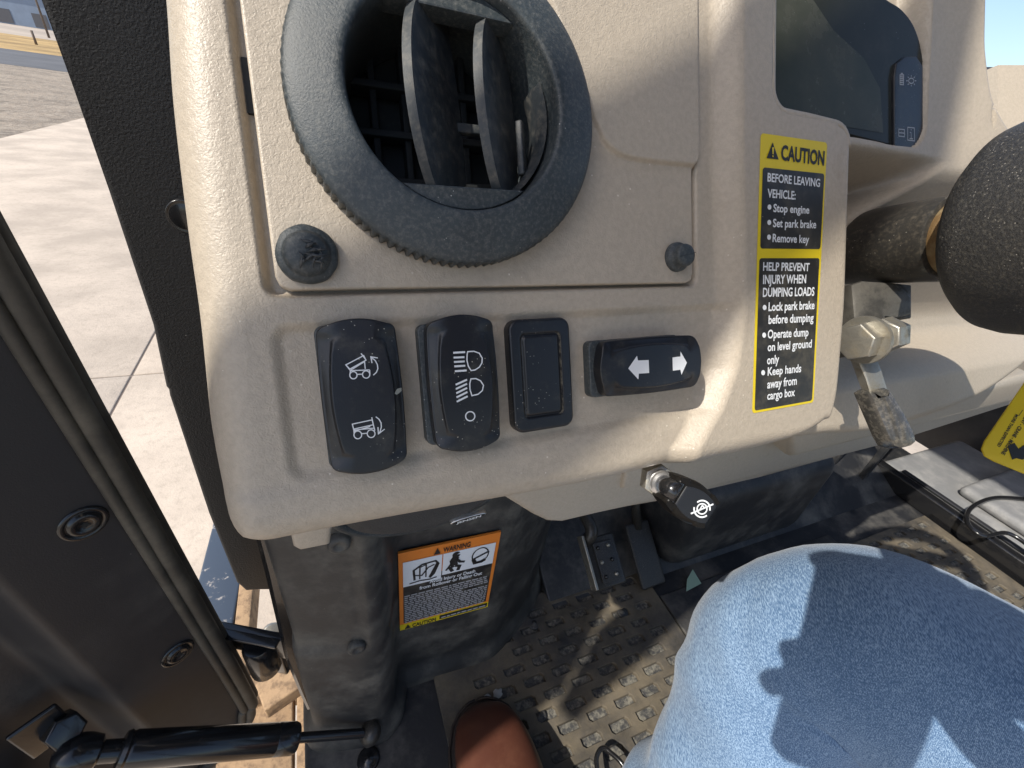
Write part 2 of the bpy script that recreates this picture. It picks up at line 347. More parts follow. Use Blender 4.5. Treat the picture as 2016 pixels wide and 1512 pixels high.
def text2d(s, bold=0.0):
    """text as 2D mesh: (verts, faces, width), x from 0, y up, capital height 1"""
    cu = bpy.data.curves.new('tmp', 'FONT'); cu.body = s; cu.size = 1.0; cu.offset = bold; cu.resolution_u = 3; cu.fill_mode = 'FRONT'
    o = bpy.data.objects.new('tmp', cu); COL.objects.link(o); dg = bpy.context.evaluated_depsgraph_get()
    me = bpy.data.meshes.new_from_object(o.evaluated_get(dg)); V = [(v.co.x, v.co.y) for v in me.vertices]; F = [list(p.vertices) for p in me.polygons]
    bpy.data.objects.remove(o); bpy.data.curves.remove(cu); bpy.data.meshes.remove(me)
    x0 = min(v[0] for v in V); x1 = max(v[0] for v in V)
    return [((x - x0) / 0.70, y / 0.70) for x, y in V], F, (x1 - x0) / 0.70
def text_on(s, u0, vbase, cap, width, place3, bold=0.012):
    """place3(u, up) -> 3D; text starts at u0 on base line vbase (v grows downwards), fitted to width"""
    V, F, w = text2d(s, bold); k = width / w
    return [place3(u0 + x * k, vbase - y * cap) for x, y in V], F

# ================================================================== THE SETTING
GZ = 0.0
def sheet(name, pts, z, m, kind='structure'):
    o = obj(name, [Vector((x, y, z)) for x, y in pts], [list(range(len(pts)))], m, None, False); tag(o, kind=kind); return o
SOIL = mat('gravel_yard', (0.23, 0.185, 0.14), 0.95, bump=(5, 1.0, 'noise', 0.08), vary=(0.9, 0.3), dirt=((0.36, 0.31, 0.25), 6.0, 0.40, 0.66, 0.7))
CONC = mat('concrete', (0.46, 0.385, 0.31), 0.9, bump=(60, 0.5, 'noise', 0.006), vary=(1.6, 0.16), dirt=((0.30, 0.25, 0.20), 24, 0.46, 0.72, 0.45))
JOINT = mat('concrete_joint', (0.17, 0.14, 0.12), 0.95)
ASPH = mat('asphalt', (0.10, 0.10, 0.105), 0.9, vary=(0.4, 0.15), bump=(30, 0.3, 'noise', 0.01))
DRYG = mat('dry_grass', (0.36, 0.24, 0.10), 0.95, vary=(0.15, 0.35), bump=(3, 0.8, 'noise', 0.1))
FIELD = mat('pale_field', (0.36, 0.30, 0.24), 0.95, vary=(0.03, 0.2))
sheet('ground', [(-2500, -2500), (2500, -2500), (2500, 2500), (-2500, 2500)], GZ - 0.02, FIELD)
sheet('gravel_yard', [(-60, -40), (60, -40), (60, 36), (-60, 30)], GZ - 0.012, SOIL)
JX, JY = -1.18, 2.935
def slab(name, x0, x1, y0, y1):
    o = obj(name, *box(x0, x1, y0, y1, -0.2, 0.0, 0.008), CONC, None, 'auto'); tag(o, kind='structure')
g = 0.005
slab('concrete_slab', -4.98, JX - g, JY + g, 17.0); slab('concrete_slab', JX + g, 9, JY + g, 17.0)
slab('concrete_slab', -4.98, JX - g, -8, JY - g); slab('concrete_slab', JX + g, 9, -8, JY - g)
sheet('joint_filler', [(-4.97, -8), (9, -8), (9, 16.99), (-4.97, 16.99)], GZ - 0.008, JOINT)
sheet('road', [(-300, 31.6), (200, 31.6), (200, 50), (-300, 46)], GZ - 0.006, ASPH)
sheet('grass_verge', [(-300, 46.2), (200, 50.2), (200, 102), (-300, 92)], GZ - 0.010, DRYG)

# far warehouse, poles, trees
WALLB = mat('blue_grey_cladding', (0.20, 0.25, 0.33), 0.6, vary=(0.3, 0.08))
ROOFB = mat('pale_roof', (0.5, 0.5, 0.5), 0.6)
DOCK = mat('dark_dock_door', (0.09, 0.09, 0.10), 0.6)
POLEW = mat('pole_wood', (0.14, 0.11, 0.09), 0.85, vary=(2, 0.2))
bpos = Vector((-101, 284, 0))
b = empty('warehouse', 'long low blue-grey warehouse beyond the dry grass', 'warehouse', Matrix.Translation(bpos))
obj('wall', *box(-130, 25, 0, 40, 0, 11.5), WALLB, b, False)
obj('roof', *box(-131, 26, -1, 41, 11.5, 12.6), ROOFB, b, False)
for k in range(12): obj('dock_door', *box(-118 + k * 11, -113.5 + k * 11, -0.12, -0.01, 0.4, 4.8), DOCK, b, False)
def pole(x, y, h, lab):
    p = empty('utility_pole', lab, 'utility pole', Matrix.Translation((x, y, 0)))
    obj('post', *tube([(0, 0, 0), (0.05, 0, h / 2), (0.0, 0, h)], [0.17, 0.14, 0.10], 8), POLEW, p)
    obj('crossarm', *box(-1.2, 1.2, -0.06, 0.06, h - 0.9, h - 0.75), POLEW, p, False)
q = onz(96, 72, -ZC + 0.0); pole(q.x * 0.9, q.y * 0.9, 11, 'thin wooden utility pole standing in the dry grass')
q = onz(72, 88, -ZC)
fp = obj('fence_post', *tube([(q.x, q.y, 0), (q.x, q.y, 1.1)], [0.11, 0.10], 8), POLEW); tag(fp, 'short dark wooden post at the edge of the grass verge', 'fence post')
BARK = mat('bare_twigs', (0.16, 0.13, 0.12), 0.9)
def bare_tree(x, y, h, seed, lab):
    rnd = random.Random(seed); t = empty('bare_tree', lab, 'tree', Matrix.Translation((x, y, 0)), 'bare trees behind the warehouse')
    obj('trunk', *tube([(0, 0, 0), (0.1, 0, h * .25), (0, 0.1, h * .5)], [h * .025, h * .02, h * .012], 7), BARK, t)
    parts = []
    def grow(p, dirv, ln, r, lev):
        e = p + dirv * ln; parts.append(tube([p, (p + e) / 2 + Vector((rnd.uniform(-.1, .1),) * 3) * ln * .3, e], [r, r * .8, r * .55], 4, False))
        if lev == 0: return
        for _ in range(4 if lev > 1 else 5):
            dd = (dirv + Vector((rnd.uniform(-1, 1), rnd.uniform(-1, 1), rnd.uniform(-.3, .8))) * .75).normalized(); grow(p.lerp(e, rnd.uniform(.45, 1)), dd, ln * rnd.uniform(.55, .75), r * .55, lev - 1)
    for _ in range(4): grow(Vector((0, 0, h * rnd.uniform(.25, .5))), Vector((rnd.uniform(-.6, .6), rnd.uniform(-.6, .6), 1)).normalized(), h * .3, h * .012, 3)
    obj('crown', *merge(*parts), BARK, t)
for i, (px, h) in enumerate(((14, 19), (38, 22), (62, 18), (84, 21))):
    rr = ray(px, 40); k = 345 / rr.y
    bare_tree(rr.x * k, 345, h, i + 3, 'bare leafless tree rising behind the warehouse roof' if i < 3 else 'bare leafless tree behind the warehouse close to the utility pole')

# ================================================================== TRAILER under the vehicle
tr = empty('flatbed_trailer', 'flatbed trailer with weathered plank deck and chipped dark rail under the vehicle', 'trailer', Matrix.Translation((0, 0.5, ZC - 1.17)))
for k in range(9):
    x0 = -0.30 + k * 0.145
    o = obj('plank', *xf(box(0, 0.138, -3.2, 0.02 if k else 0.02, -0.04, 0.0, 0.004), Matrix.Translation((x0, 0, random.uniform(-.003, .003)))), WOODM, tr, 'auto')
obj('end_beam', *box(-0.34, 1.05, 0.035, 0.075, -0.10, 0.03, 0.004), WOODM, tr, 'auto')
obj('cross_board', *xf(box(-0.05, 0.22, -0.03, 0.03, 0.0, 0.04, 0.004), Matrix.Translation((-0.16, 0.0, 0.075)) @ Matrix.Rotation(0.35, 4, 'Z')), WOODM, tr, 'auto')
obj('side_rail', *xf(box(-0.05, 0.05, -0.2, 0.50, -0.05, 0.03, 0.006), Matrix.Translation((-0.345, 0.14, 0.0)) @ Matrix.Rotation(-0.05, 4, 'Z')), RAILP, tr, 'auto')
obj('inner_board', *box(-0.288, -0.255, 0.08, 0.55, -0.05, 0.03, 0.003), WOODM, tr, 'auto')
bm_ = xf(prism(circle2(0, 0, .022, 16), 0, .016, .004), frame((-0.205, 0.155, 0.035), (0.25, -0.5, 0.8)))
obj('bolt', *bm_, STEEL, tr, 'auto')

# ================================================================== CAB FLOOR, KICK PANEL, FIREWALL
FZ = -0.62
def fl(px, py): p = onz(px, py, FZ); return (p.x, p.y)
o = obj('cab_floor', *box(-0.075, 1.35, -0.75, 0.62, ZC + FZ - 0.03, ZC + FZ - 0.006, 0.004), FLOORP, None, 'auto'); tag(o, 'black plastic cab floor around the brick-patterned mats', 'cab floor')

def pocket_mat(name, x0, x1, y0, y1, label, corner_cut=None, ox=0.216, oy=0.1355, detail=True):
    """rubber mat with brick-bond pockets: top skin with chamfered holes down to pocket floors"""
    root = empty(name, label, 'floor mat', Matrix.Translation((x0, y0, ZC + FZ - 0.006)))
    PX, PY, W, H, T, DEP = 0.0405, 0.0198, 0.0285, 0.0122, 0.007, 0.005
    V = []; F = []; pocketV = []; pocketF = []
    rows = range(math.floor((y0 - oy) / PY) - 1, math.ceil((y1 - oy) / PY) + 2)
    def add(vs_):
        k = len(V); V.extend(Vector((a - x0, b2 - y0, c)) for a, b2, c in vs_); return k
    for r in rows:
        cy = oy + r * PY; yb, yt = max(y0, cy - PY / 2), min(y1, cy + PY / 2)
        if yt - yb < 1e-5: continue
        off = ox + (PX / 2 if r % 2 else 0)
        cols = range(math.floor((x0 - off) / PX) - 1, math.ceil((x1 - off) / PX) + 2)
        for c in cols:
            cx = off + c * PX; xl, xr = max(x0, cx - PX / 2), min(x1, cx + PX / 2)
            if xr - xl < 1e-5: continue
            j = [random.uniform(-.0006, .0006) for _ in range(4)]
            hx0, hx1, hy0, hy1 = cx - W / 2 + j[0], cx + W / 2 + j[1], cy - H / 2 + j[2], cy + H / 2 + j[3]
            ok = hx0 > xl and hx1 < xr and hy0 > yb and hy1 < yt and hx0 > x0 + .012 and hx1 < x1 - .008 and hy0 > y0 + .008 and hy1 < y1 - .008
            if corner_cut and corner_cut(cx, cy): ok = False
            if not ok:
                k = add([(xl, yb, T), (xr, yb, T), (xr, yt, T), (xl, yt, T)]); F.append([k, k + 1, k + 2, k + 3]); continue
            ch = 0.0032
            ring = [(hx0 + ch, hy0), (hx1, hy0), (hx1, hy1 - ch), (hx1 - ch, hy1), (hx0, hy1), (hx0, hy0 + ch)]
            outer = [(xl, yb), (xr, yb), (xr, (yb + yt) / 2), (xr, yt), (xl, yt), (xl, (yb + yt) / 2)]
            k = add([(a, b2, T) for a, b2 in outer] + [(a, b2, T) for a, b2 in ring] + [(a + (0.0008 if a < cx else -0.0008), b2 + (0.0006 if b2 < cy else -0.0006), T - 0.0012) for a, b2 in ring] + [(a + (0.0012 if a < cx else -0.0012), b2 + (0.0010 if b2 < cy else -0.0010), T - DEP) for a, b2 in ring])
            for i in range(6):
                n2 = (i + 1) % 6
                F.append([k + i, k + n2, k + 6 + n2, k + 6 + i]); F.append([k + 6 + i, k + 6 + n2, k + 12 + n2, k + 12 + i]); F.append([k + 12 + i, k + 12 + n2, k + 18 + n2, k + 18 + i])
            pk = len(pocketV); pocketV.extend(Vector((a - x0, b2 - y0, T - DEP + 0.0004)) for a, b2 in ring); pocketF.append([pk + i for i in range(6)])
    # rim
    w, d_ = x1 - x0, y1 - y0
    k = len(V); V.extend(Vector(p) for p in ((0, 0, T), (w, 0, T), (w, d_, T), (0, d_, T), (0, 0, 0), (w, 0, 0), (w, d_, 0), (0, d_, 0)))
    for i in range(4): F.append([k + i, k + (i + 1) % 4, k + 4 + (i + 1) % 4, k + 4 + i])
    obj('tread', V, F, MATR, root, False); po = obj('pocket_floors', pocketV, pocketF, POCKET, root, False); tag(po, kind='stuff')
    return root
m1 = pocket_mat('floor_mat', 0.075, 0.432, -0.45, 0.30, 'dusty black mat with brick-shaped pockets under the brown boot', lambda x, y: (x < 0.17 and y > 0.215) or (y > 0.19 and x < 0.13))
m2 = pocket_mat('floor_mat', 0.86, 1.12, -0.45, 0.21, 'dusty black mat with brick-shaped pockets beside the right-hand door sill')
for nm, px, py, par in (('mat_button', 1063, 1408, m1), ('mat_button', 1052, 1227, m1), ('mat_button', 1226, 1204, m1)):
    p = onz(px, py, FZ); q = p - par.location
    obj(nm, *xf(lathe([(0, .0085), (.004, .0082), (.0045, .006), (.008, .0065), (.0105, .0055), (.011, .0)], 20), Matrix.Translation((q.x, q.y, 0.0025)) @ Matrix.Diagonal((.8, .8, .6, 1))), HUBBLK, par)
for (px, py) in ((897, 1335), (725, 1492)):
    x, y = fl(px, py)
    o = obj('floor_rivet', *xf(lathe([(0, .006), (.004, .0055), (.005, .003), (.009, .0035), (.012, .002), (.0125, -.002)], 20), Matrix.Translation((x, y, ZC + FZ - 0.006))), GLOSSBLK)
    tag(o, 'black round rivet in the cab floor near the kick panel base' if px > 800 else 'black round rivet in the floor corner below the gas strut rod', 'rivet')
# pale scuffs of dried mud with their own outline
def blob(cx, cy, rx, ry, rot, seed, z):
    rnd = random.Random(seed); pts = []
    for k in range(26):
        a = 2 * math.pi * k / 26; r = 1 + 0.45 * noise.noise(Vector((math.cos(a) * 1.6, math.sin(a) * 1.6, seed)))
        x, y = rx * r * math.cos(a), ry * r * math.sin(a); pts.append((cx + x * math.cos(rot) - y * math.sin(rot), cy + x * math.sin(rot) + y * math.cos(rot)))
    return pts
for i, (px, py, rx, ry, z) in enumerate(((950, 1335, .020, .006, .0008), (955, 1383, .010, .006, .0085), (980, 1367, .006, .005, .0085))):
    x, y = fl(px, py); pts = blob(x, y, rx, ry, 0.25, i, 0)
    o = obj('dried_mud', *xf(prism(pts, 0, .0012, .0005, 1), Matrix.Translation((0, 0, ZC + FZ - 0.006 + z - .0006))), SCUFF)
    tag(o, ['long pale splash of dried mud on the floor below the warning decal', 'pale smear of dried mud in a mat pocket ahead of the boot', 'small pale fleck of dried mud in a mat pocket beside the larger smear'][i], 'dried mud')

# kick panel: base outline on the floor pulled up to the dashboard
kp = empty('kick_panel', 'dusty black moulded footwell panel carrying the orange warning decal', 'kick panel', Matrix.Translation((0, 0, ZC)))
base = [fl(*p) for p in ((622, 1448), (735, 1441), (757, 1432), (774, 1405), (783, 1337), (960, 1282), (990, 1250), (1030, 1200), (1051, 1158), (1066, 1050))]
base = [Vector((x, y)) for x, y in base]
base[0] = Vector((-0.062, 0.222))
def rounded(poly, r, n=5):
    out = [poly[0]]
    for i in range(1, len(poly) - 1):
        a, b2, c = poly[i - 1], poly[i], poly[i + 1]; d1 = (a - b2); d2 = (c - b2); rr = min(r, d1.length * .45, d2.length * .45)
        s, e = b2 + d1.normalized() * rr, b2 + d2.normalized() * rr
        for k in range(n + 1): t = k / n; out.append(s * (1 - t) ** 2 + b2 * 2 * t * (1 - t) + e * t * t)
    out.append(poly[-1]); return out
bl = resample(rounded([Vector((-0.064, 0.40))] + base + [Vector((0.32, 0.55))], 0.012), 170)
V = []; F = []; NZ = 90
for j in range(NZ):
    z = FZ - 0.006 + (0.455) * j / (NZ - 1)
    for i, p in enumerate(bl):
        foot = 0.012 * (1 - ss(0, 0.03, z - FZ)); dent = 0.0022 * noise.noise(Vector((p.x * 14, p.y * 14, z * 9))) + 0.0035 * ss(-0.435, -0.425, z) * (1 if p.x < 0.0 else 0.0)
        t = bl[min(len(bl) - 1, i + 1)] - bl[max(0, i - 1)]; nn = Vector((t.y, -t.x)).normalized()
        q = p + nn * (foot - dent); V.append(Vector((q.x, q.y, z)))
n = len(bl)
for j in range(NZ - 1):
    for i in range(n - 1): F.append([j * n + i, j * n + i + 1, (j + 1) * n + i + 1, (j + 1) * n + i])
obj('moulding', V, F, KICK, kp)
# vertical rib and recessed bosses on the protruding side
a0, a1 = base[1], base[3]
for (px, py) in ((668, 1078), (703, 1282)):
    P = ony(px, py, base[1].y - 0.001) - CAM
    obj('screw_boss', *xf(lathe([(0, .001), (.004, .0012), (.0055, .003), (.009, .0035), (.0125, .001), (.013, -.006)], 24), frame(P + Vector((0, .0022, 0)), (0, -1, 0.1)) @ Matrix.Scale(.62, 4)), KICK, kp)
# warning decal on the set-back face
fa, fb = Vector((*base[4], 0)), Vector((*base[5], 0)); fdir = (fb - fa).normalized(); fn = Vector((fdir.y, -fdir.x, 0)); 
def kface(px, py, off=0.0): return onplane(px, py, CAM + fa + fn * off, fn) - CAM
cr = [kface(*p, 0.0045) for p in ((780, 1097), (981, 1042), (966, 1187), (791, 1246))]
zt = (cr[0].z + cr[1].z) / 2; zb = (cr[2].z + cr[3].z) / 2; xa = (cr[0] + cr[3]) / 2; xb = (cr[1] + cr[2]) / 2
sa, sb_ = (xa - fa).dot(fdir), (xb - fa).dot(fdir); DWID, DHEI = sb_ - sa, zt - zb
def KL(lift): return lambda s, t: fa + fdir * (sa + s * DWID) + Vector((0, 0, 1)) * (zt - t * DHEI) + fn * (0.0045 + lift)
def krect(s0, s1, t0, t1, lift): P = KL(lift); return [P(s0, t0), P(s1, t0), P(s1, t1), P(s0, t1)], [[0, 1, 2, 3]]
def solid_rect(s0, s1, t0, t1, lo, hi):
    a, b2 = KL(lo), KL(hi); V = [a(s0, t0), a(s1, t0), a(s1, t1), a(s0, t1), b2(s0, t0), b2(s1, t0), b2(s1, t1), b2(s0, t1)]
    return V, [[4, 5, 6, 7], [0, 1, 5, 4], [1, 2, 6, 5], [2, 3, 7, 6], [3, 0, 4, 7], [3, 2, 1, 0]]
wd = obj('warning_decal', *solid_rect(0, 1, 0, .915, -0.002, 0.0004), ORG, kp, False); tag(wd, 'orange-bordered warning decal with white pictogram boxes')
obj('decal_field', *krect(.04, .962, .31, .895, .0007), BLKDECAL, wd, False)
obj('pictogram_box', *krect(.04, .415, .105, .40, .0010), WHT, wd, False); obj('pictogram_box', *krect(.425, .962, .105, .36, .0010), WHT, wd, False)
def KT(s, t0, cap, w, txt, mm, lift=.0013, bold=.02):
    P = KL(lift); o = obj('lettering', *text_on(txt, s, t0, cap, w, lambda a, b2: P(a, b2), bold), mm, wd, False); return o
KT(.42, .085, .055, .27, 'WARNING', BLKINK)
P = KL(.0013); obj('alert_triangle', [P(.33, .09), P(.395, .09), P(.362, .02)], [[0, 1, 2]], BLKINK, wd, False)
KT(.30, .425, .04, .48, 'Avoid Injury or Death', WHT); KT(.20, .475, .04, .66, 'from Rollover or Falling Out', WHT)
parts = []; rnd = random.Random(5); t = .515
while t < .885:
    s = .05
    while s < .93:
        w = rnd.uniform(.02, .075); 
        if not (.60 < t < .635 and s > .66): parts.append(krect(s, min(.945, s + w), t, t + .015, .0012))
        s += w + .013
    t += .0262
obj('small_print', *merge(*parts), GREYINK, wd, False)
# pictograms: rolling vehicle, seated belted figure, helmet
def kstroke(pts, w): 
    P = KL(.0014); asp = DWID / DHEI; V = []; F = []
    pl = lambda u, v, h: P(u / asp, v)
    return stroke([(a * asp, b2) for a, b2 in pts], w, lambda u, v: 0, lambda u, v, h: P(u / asp, v))
pic = [kstroke([(.10, .37), (.20, .36), (.30, .37), (.37, .36)], .012), kstroke([(.15, .34), (.14, .22), (.22, .17), (.35, .16), (.38, .20), (.34, .31), (.30, .35)], .016), kstroke([(.14, .28), (.22, .30), (.28, .22), (.34, .20)], .012), kstroke([(.2, .34), (.2, .2), (.26, .18), (.26, .33)], .010), kstroke([(.3, .34), (.37, .19)], .020),
       kstroke(circle2(.555, .145, .02, 14), .03), kstroke([(.555, .17), (.53, .21), (.545, .27)], .055), kstroke([(.56, .19), (.60, .24), (.65, .25)], .022), kstroke([(.53, .21), (.49, .27), (.46, .31)], .016), kstroke([(.54, .275), (.50, .29), (.53, .34)], .026), kstroke([(.55, .275), (.60, .29), (.585, .34)], .026),
       kstroke([(.81 + .085 * math.cos(a), .215 + .085 * math.sin(a)) for a in [math.pi * 2 * k / 30 for k in range(31)]], .010), kstroke([(.735, .25), (.83, .215), (.90, .19)], .018), kstroke([(.74, .25), (.76, .30), (.83, .30), (.87, .28)], .030)]
obj('pictogram', *merge(*pic), BLKINK, wd, False)
cs = obj('caution_strip', *solid_rect(0, 1, .918, 1, -0.002, 0.0004), YEL, kp, False)
obj('strip_field', *krect(.43, .985, .928, .985, .0007), BLKDECAL, cs, False)
P0_ = KL(.0012); obj('lettering', *text_on('CAUTION', .13, .985, .05, .26, lambda a, b2: P0_(a, b2), .02), BLKINK, cs, False)
obj('alert_triangle', [P0_(.05, .985), P0_(.115, .985), P0_(.082, .93)], [[0, 1, 2]], BLKINK, cs, False)
parts = []; s = .45
while s < .96: w = rnd.uniform(.03, .08); parts.append(krect(s, min(.965, s + w), .948, .966, .0012)); s += w + .014
obj('small_print', *merge(*parts), GREYINK, cs, False)

# firewall, tunnel and dark trim ahead of the floor
fw = empty('firewall', 'black plastic firewall and tunnel cover behind the pedals', 'firewall', Matrix.Translation((0, 0, ZC)))
obj('front_panel', *box(0.22, 1.75, 0.44, 0.46, FZ - 0.006, 0.05, 0.004), FLOORP, fw, 'auto')
obj('toe_board', *xf(box(0.26, 1.16, -0.12, 0.14, -0.01, 0.0, 0.003), Matrix.Translation((0, 0.36, FZ + 0.045)) @ Matrix.Rotation(0.52, 4, 'X')), FLOORP, fw, 'auto')
obj('tunnel_cover', *box(0.47, 0.80, 0.27, 0.43, FZ - 0.006, FZ + 0.18, 0.03), FLOORP, fw, 'auto')
obj('tunnel_plate', *box(0.437, 0.85, -0.5, 0.24, FZ - 0.006, FZ - 0.001, 0.002), GREYP if False else FLOORP, fw, 'auto')
for k in range(7): obj('groove_rib', *box(0.445 + k * .012, 0.451 + k * .012, 0.0, 0.16, FZ - 0.002, FZ + 0.001, 0.0008), FLOORP, fw, 'auto')
for k, xx in enumerate((0.92, 1.0, 1.06)): obj('corner_rib', *xf(box(-0.006, 0.006, -0.006, 0.006, FZ + 0.0, -0.12, 0.002), Matrix.Translation((xx, 0.40 - k * .04, 0)) @ Matrix.Rotation(0.0, 4, 'Y')), FLOORP, fw, 'auto')
pl = obj('data_plate', *xf(box(-0.035, 0.035, -0.055, 0.055, -.001, .001), frame(ony(1475, 985, 0.30) - CAM, (0, -1, 0.35), (1, 0.0, 0))), GREYP, fw, False)
tg = obj('green_light_patch', [Vector(fl_) for fl_ in [(*fl(1363, 1122), FZ + .002), (*fl(1380, 1150), FZ + .002), (*fl(1350, 1166), FZ + .002), (*fl(1352, 1142), FZ + .002)]], [[0, 1, 2, 3]], mat('pale_green_light', (.35, .5, .38), .5), fw, False)  # small greenish patch of light, painted as a flat piece

# pedals
bp = empty('brake_pedal', 'worn black brake pedal on a long steel arm with studded pad', 'brake pedal', Matrix.Translation((0, 0, ZC)))
padc = cw(1190, 1105, 0.60) - CAM
PM = frame(padc, (0.0, -0.55, 0.83), (1, 0, 0))
obj('pad', *xf(box(-0.026, 0.026, -0.034, 0.034, -0.006, 0.0, 0.003), PM), TUBEBLK, bp, 'auto')
obj('pad_grip', *xf(box(-0.012, 0.018, -0.026, 0.026, 0.0, 0.003, 0.001), PM), HUBBLK, bp, 'auto')
for i in range(2):
    for j in range(3): obj('stud', *xf(lathe([(0, .0062), (.002, .0058), (.003, .003)], 10), PM @ Matrix.Translation((-.006 + i * .017, -.019 + j * .019, 0))), STEEL if (i + j) % 2 else GLOSSBLK, bp)
obj('arm', *tube(spline([PM @ Vector((-.02, .03, -.004)), cw(1165, 1045, .60) - CAM, cw(1145, 1000, .62) - CAM, cw(1120, 930, .66) - CAM], 6), [0.009] * 19, 10), TUBEBLK, bp)
obj('side_flange', *xf(box(-0.030, -0.026, -0.030, 0.040, -0.004, 0.012, 0.001), PM), STEEL, bp, 'auto')
ap = empty('accelerator_pedal', 'plain dark accelerator pedal right of the brake pedal', 'accelerator pedal', Matrix.Translation((0, 0, ZC)))
AM = frame(cw(1272, 1090, 0.70) - CAM, (0.05, -0.6, 0.8), (1, 0, 0))
obj('pad', *xf(box(-0.024, 0.024, -0.05, 0.05, -0.006, 0.0, 0.004), AM), HUBBLK, ap, 'auto')
obj('arm', *tube([AM @ Vector((0, .04, -.004)), AM @ Vector((0.0, .14, .03))], 0.008, 10), TUBEBLK, ap)

# right-hand door sill
rs = empty('door_sill', 'sunlit dusty grey door sill on the far side of the cab', 'door sill', Matrix.Translation((0, 0, ZC)))
fd_ = empty('far_door', 'closed black door panel beyond the grey far sill', 'cab door', Matrix.Translation((1.52, 0, ZC)))
obj('inner_panel', *box(0, 0.04, -0.7, 0.55, FZ - 0.05, -0.16, 0.01), DOORP, fd_, 'auto')
obj('window_rail', *box(0, .04, -.7, 1.0, .10, .21, .01), DOORP, fd_, 'auto')
obj('armrest', *box(-0.05, 0.002, -0.6, 0.15, -0.36, -0.30, 0.012), DOORP, fd_, 'auto')
obj('sill_edge', *box(1.13, 1.155, -0.6, 0.40, FZ - 0.006, FZ + 0.035, 0.004), GLOSSBLK, rs, 'auto')
obj('sill_plate', *box(1.16, 1.50, -0.6, 0.34, FZ - 0.03, FZ + 0.03, 0.012), GREYP, rs, 'auto')
obj('sill_step', *box(1.22, 1.50, -0.55, 0.22, FZ + 0.0305, FZ + 0.055, 0.012), GREYP, rs, 'auto')
obj('strip', *box(1.163, 1.175, -0.6, 0.30, FZ + 0.0305, FZ + 0.036, 0.002), FLOORP, rs, 'auto')
st = obj('strap_loop', *tube(spline([onz(*p, FZ + .06) for p in ((2040, 985), (1960, 980), (1912, 1000), (1905, 1030), (1935, 1055), (1985, 1050), (2040, 1085))], 8), .004, 8), GLOSSBLK)
tag(st, 'black strap loop lying on the grey far door sill', 'strap')

# roof over the cab, out of view; added to cut the sky light
rf = empty('cab_roof', 'black cab roof panel over the seats', 'cab roof', Matrix.Translation((0.70, -0.30, ZC + 1.05)))
obj('roof_panel', *box(-0.74, 0.74, -0.75, 0.50, 0, 0.05, 0.02), DOORP, rf, 'auto')
obj('front_header', *box(-0.72, 0.72, 0.44, 0.50, -0.06, 0.0, 0.01), DOORP, rf, 'auto')
for sx in (-0.70, 0.70): obj('rear_post', *box(sx - .03, sx + .03, -0.72, -0.66, -1.65, 0.0, 0.01), DOORP, rf, 'auto')

# ================================================================== PILLAR AND DOOR
pi = empty('door_pillar', 'black textured front door pillar beside the tan dashboard', 'door pillar', Matrix.Translation((-0.125, 0.40, ZC)))
def pil(px, py): q = ony(px, py, 0.40); return (q.x + 0.125, q.z - ZC)
edge = [(pil(82, 0)[0], 1.04)] + [pil(*p) for p in ((82, 0), (142, 165), (215, 375), (300, 640), (326, 762), (331, 768), (333, 780), (412, 1010), (466, 1148), (484, 1164), (505, 1162))]
inner = [pil(*p) for p in ((560, 1162), (540, 900), (470, 500), (420, 0))] + [(pil(420, 0)[0], 1.04)]
oo = edge + inner
V, F = prism([(x, z) for x, z in oo], 0, 0.05, 0.003, 3)
V = [Vector((v.x, 0.05 - v.z, v.y)) for v in V]
obj('face', V, F, PILLAR, pi, 'auto')
hb = obj('hinge_bolt', *xf(lathe([(0, .003), (.009, .003), (.0105, .0022), (.0112, .003), (.012, .0025), (.0122, -.004)], 28), frame(ony(366, 425, 0.398) - Vector((-0.125, 0.40, ZC)), (0, -1, 0))), GLOSSBLK, pi)
# lower jamb down to the floor, hinge
lj = empty('door_jamb', 'black painted lower door jamb running down beside the kick panel', 'door jamb', Matrix.Translation((0, 0, ZC)))
je = [(-0.072, 0.33, -0.24), (-0.070, 0.30, -0.34), (-0.072, 0.28, -0.40), (-0.066, 0.255, -0.50), (-0.064, 0.225, -0.615), (-0.064, 0.19, -0.625)]
parts = []
je_px = [(498, 1050), (520, 1130), (546, 1240), (560, 1300), (590, 1372), (622, 1440), (652, 1530)]
dep = [0.345, 0.378, 0.425, 0.45, 0.475, 0.50, 0.52]
c1 = [cw(*p, d_) - CAM for p, d_ in zip(je_px, dep)]
V = []; F = []
for p in c1:
    for off in ((0, 0.05, 0), (0, 0.004, 0), (0.004, 0, 0), (0.024, -0.002, 0), (0.028, 0.004, 0), (0.032, 0.03, 0)): V.append(p + Vector(off))
m = 6
for i in range(len(c1) - 1):
    for k in range(m - 1): F.append([i * m + k, i * m + k + 1, (i + 1) * m + k + 1, (i + 1) * m + k])
obj('flange', V, F, GLOSSBLK, lj, 'auto')
obj('edge_highlight', *tube(spline([p + Vector((0.0245, -0.002, 0)) for p in c1], 6), .0016, 8), mat('highlight_paint', (.16, .15, .14), .4, bump=(400, .3, 'noise', .0004)), lj)  # lighter tube painted as the highlight along the flange ridge
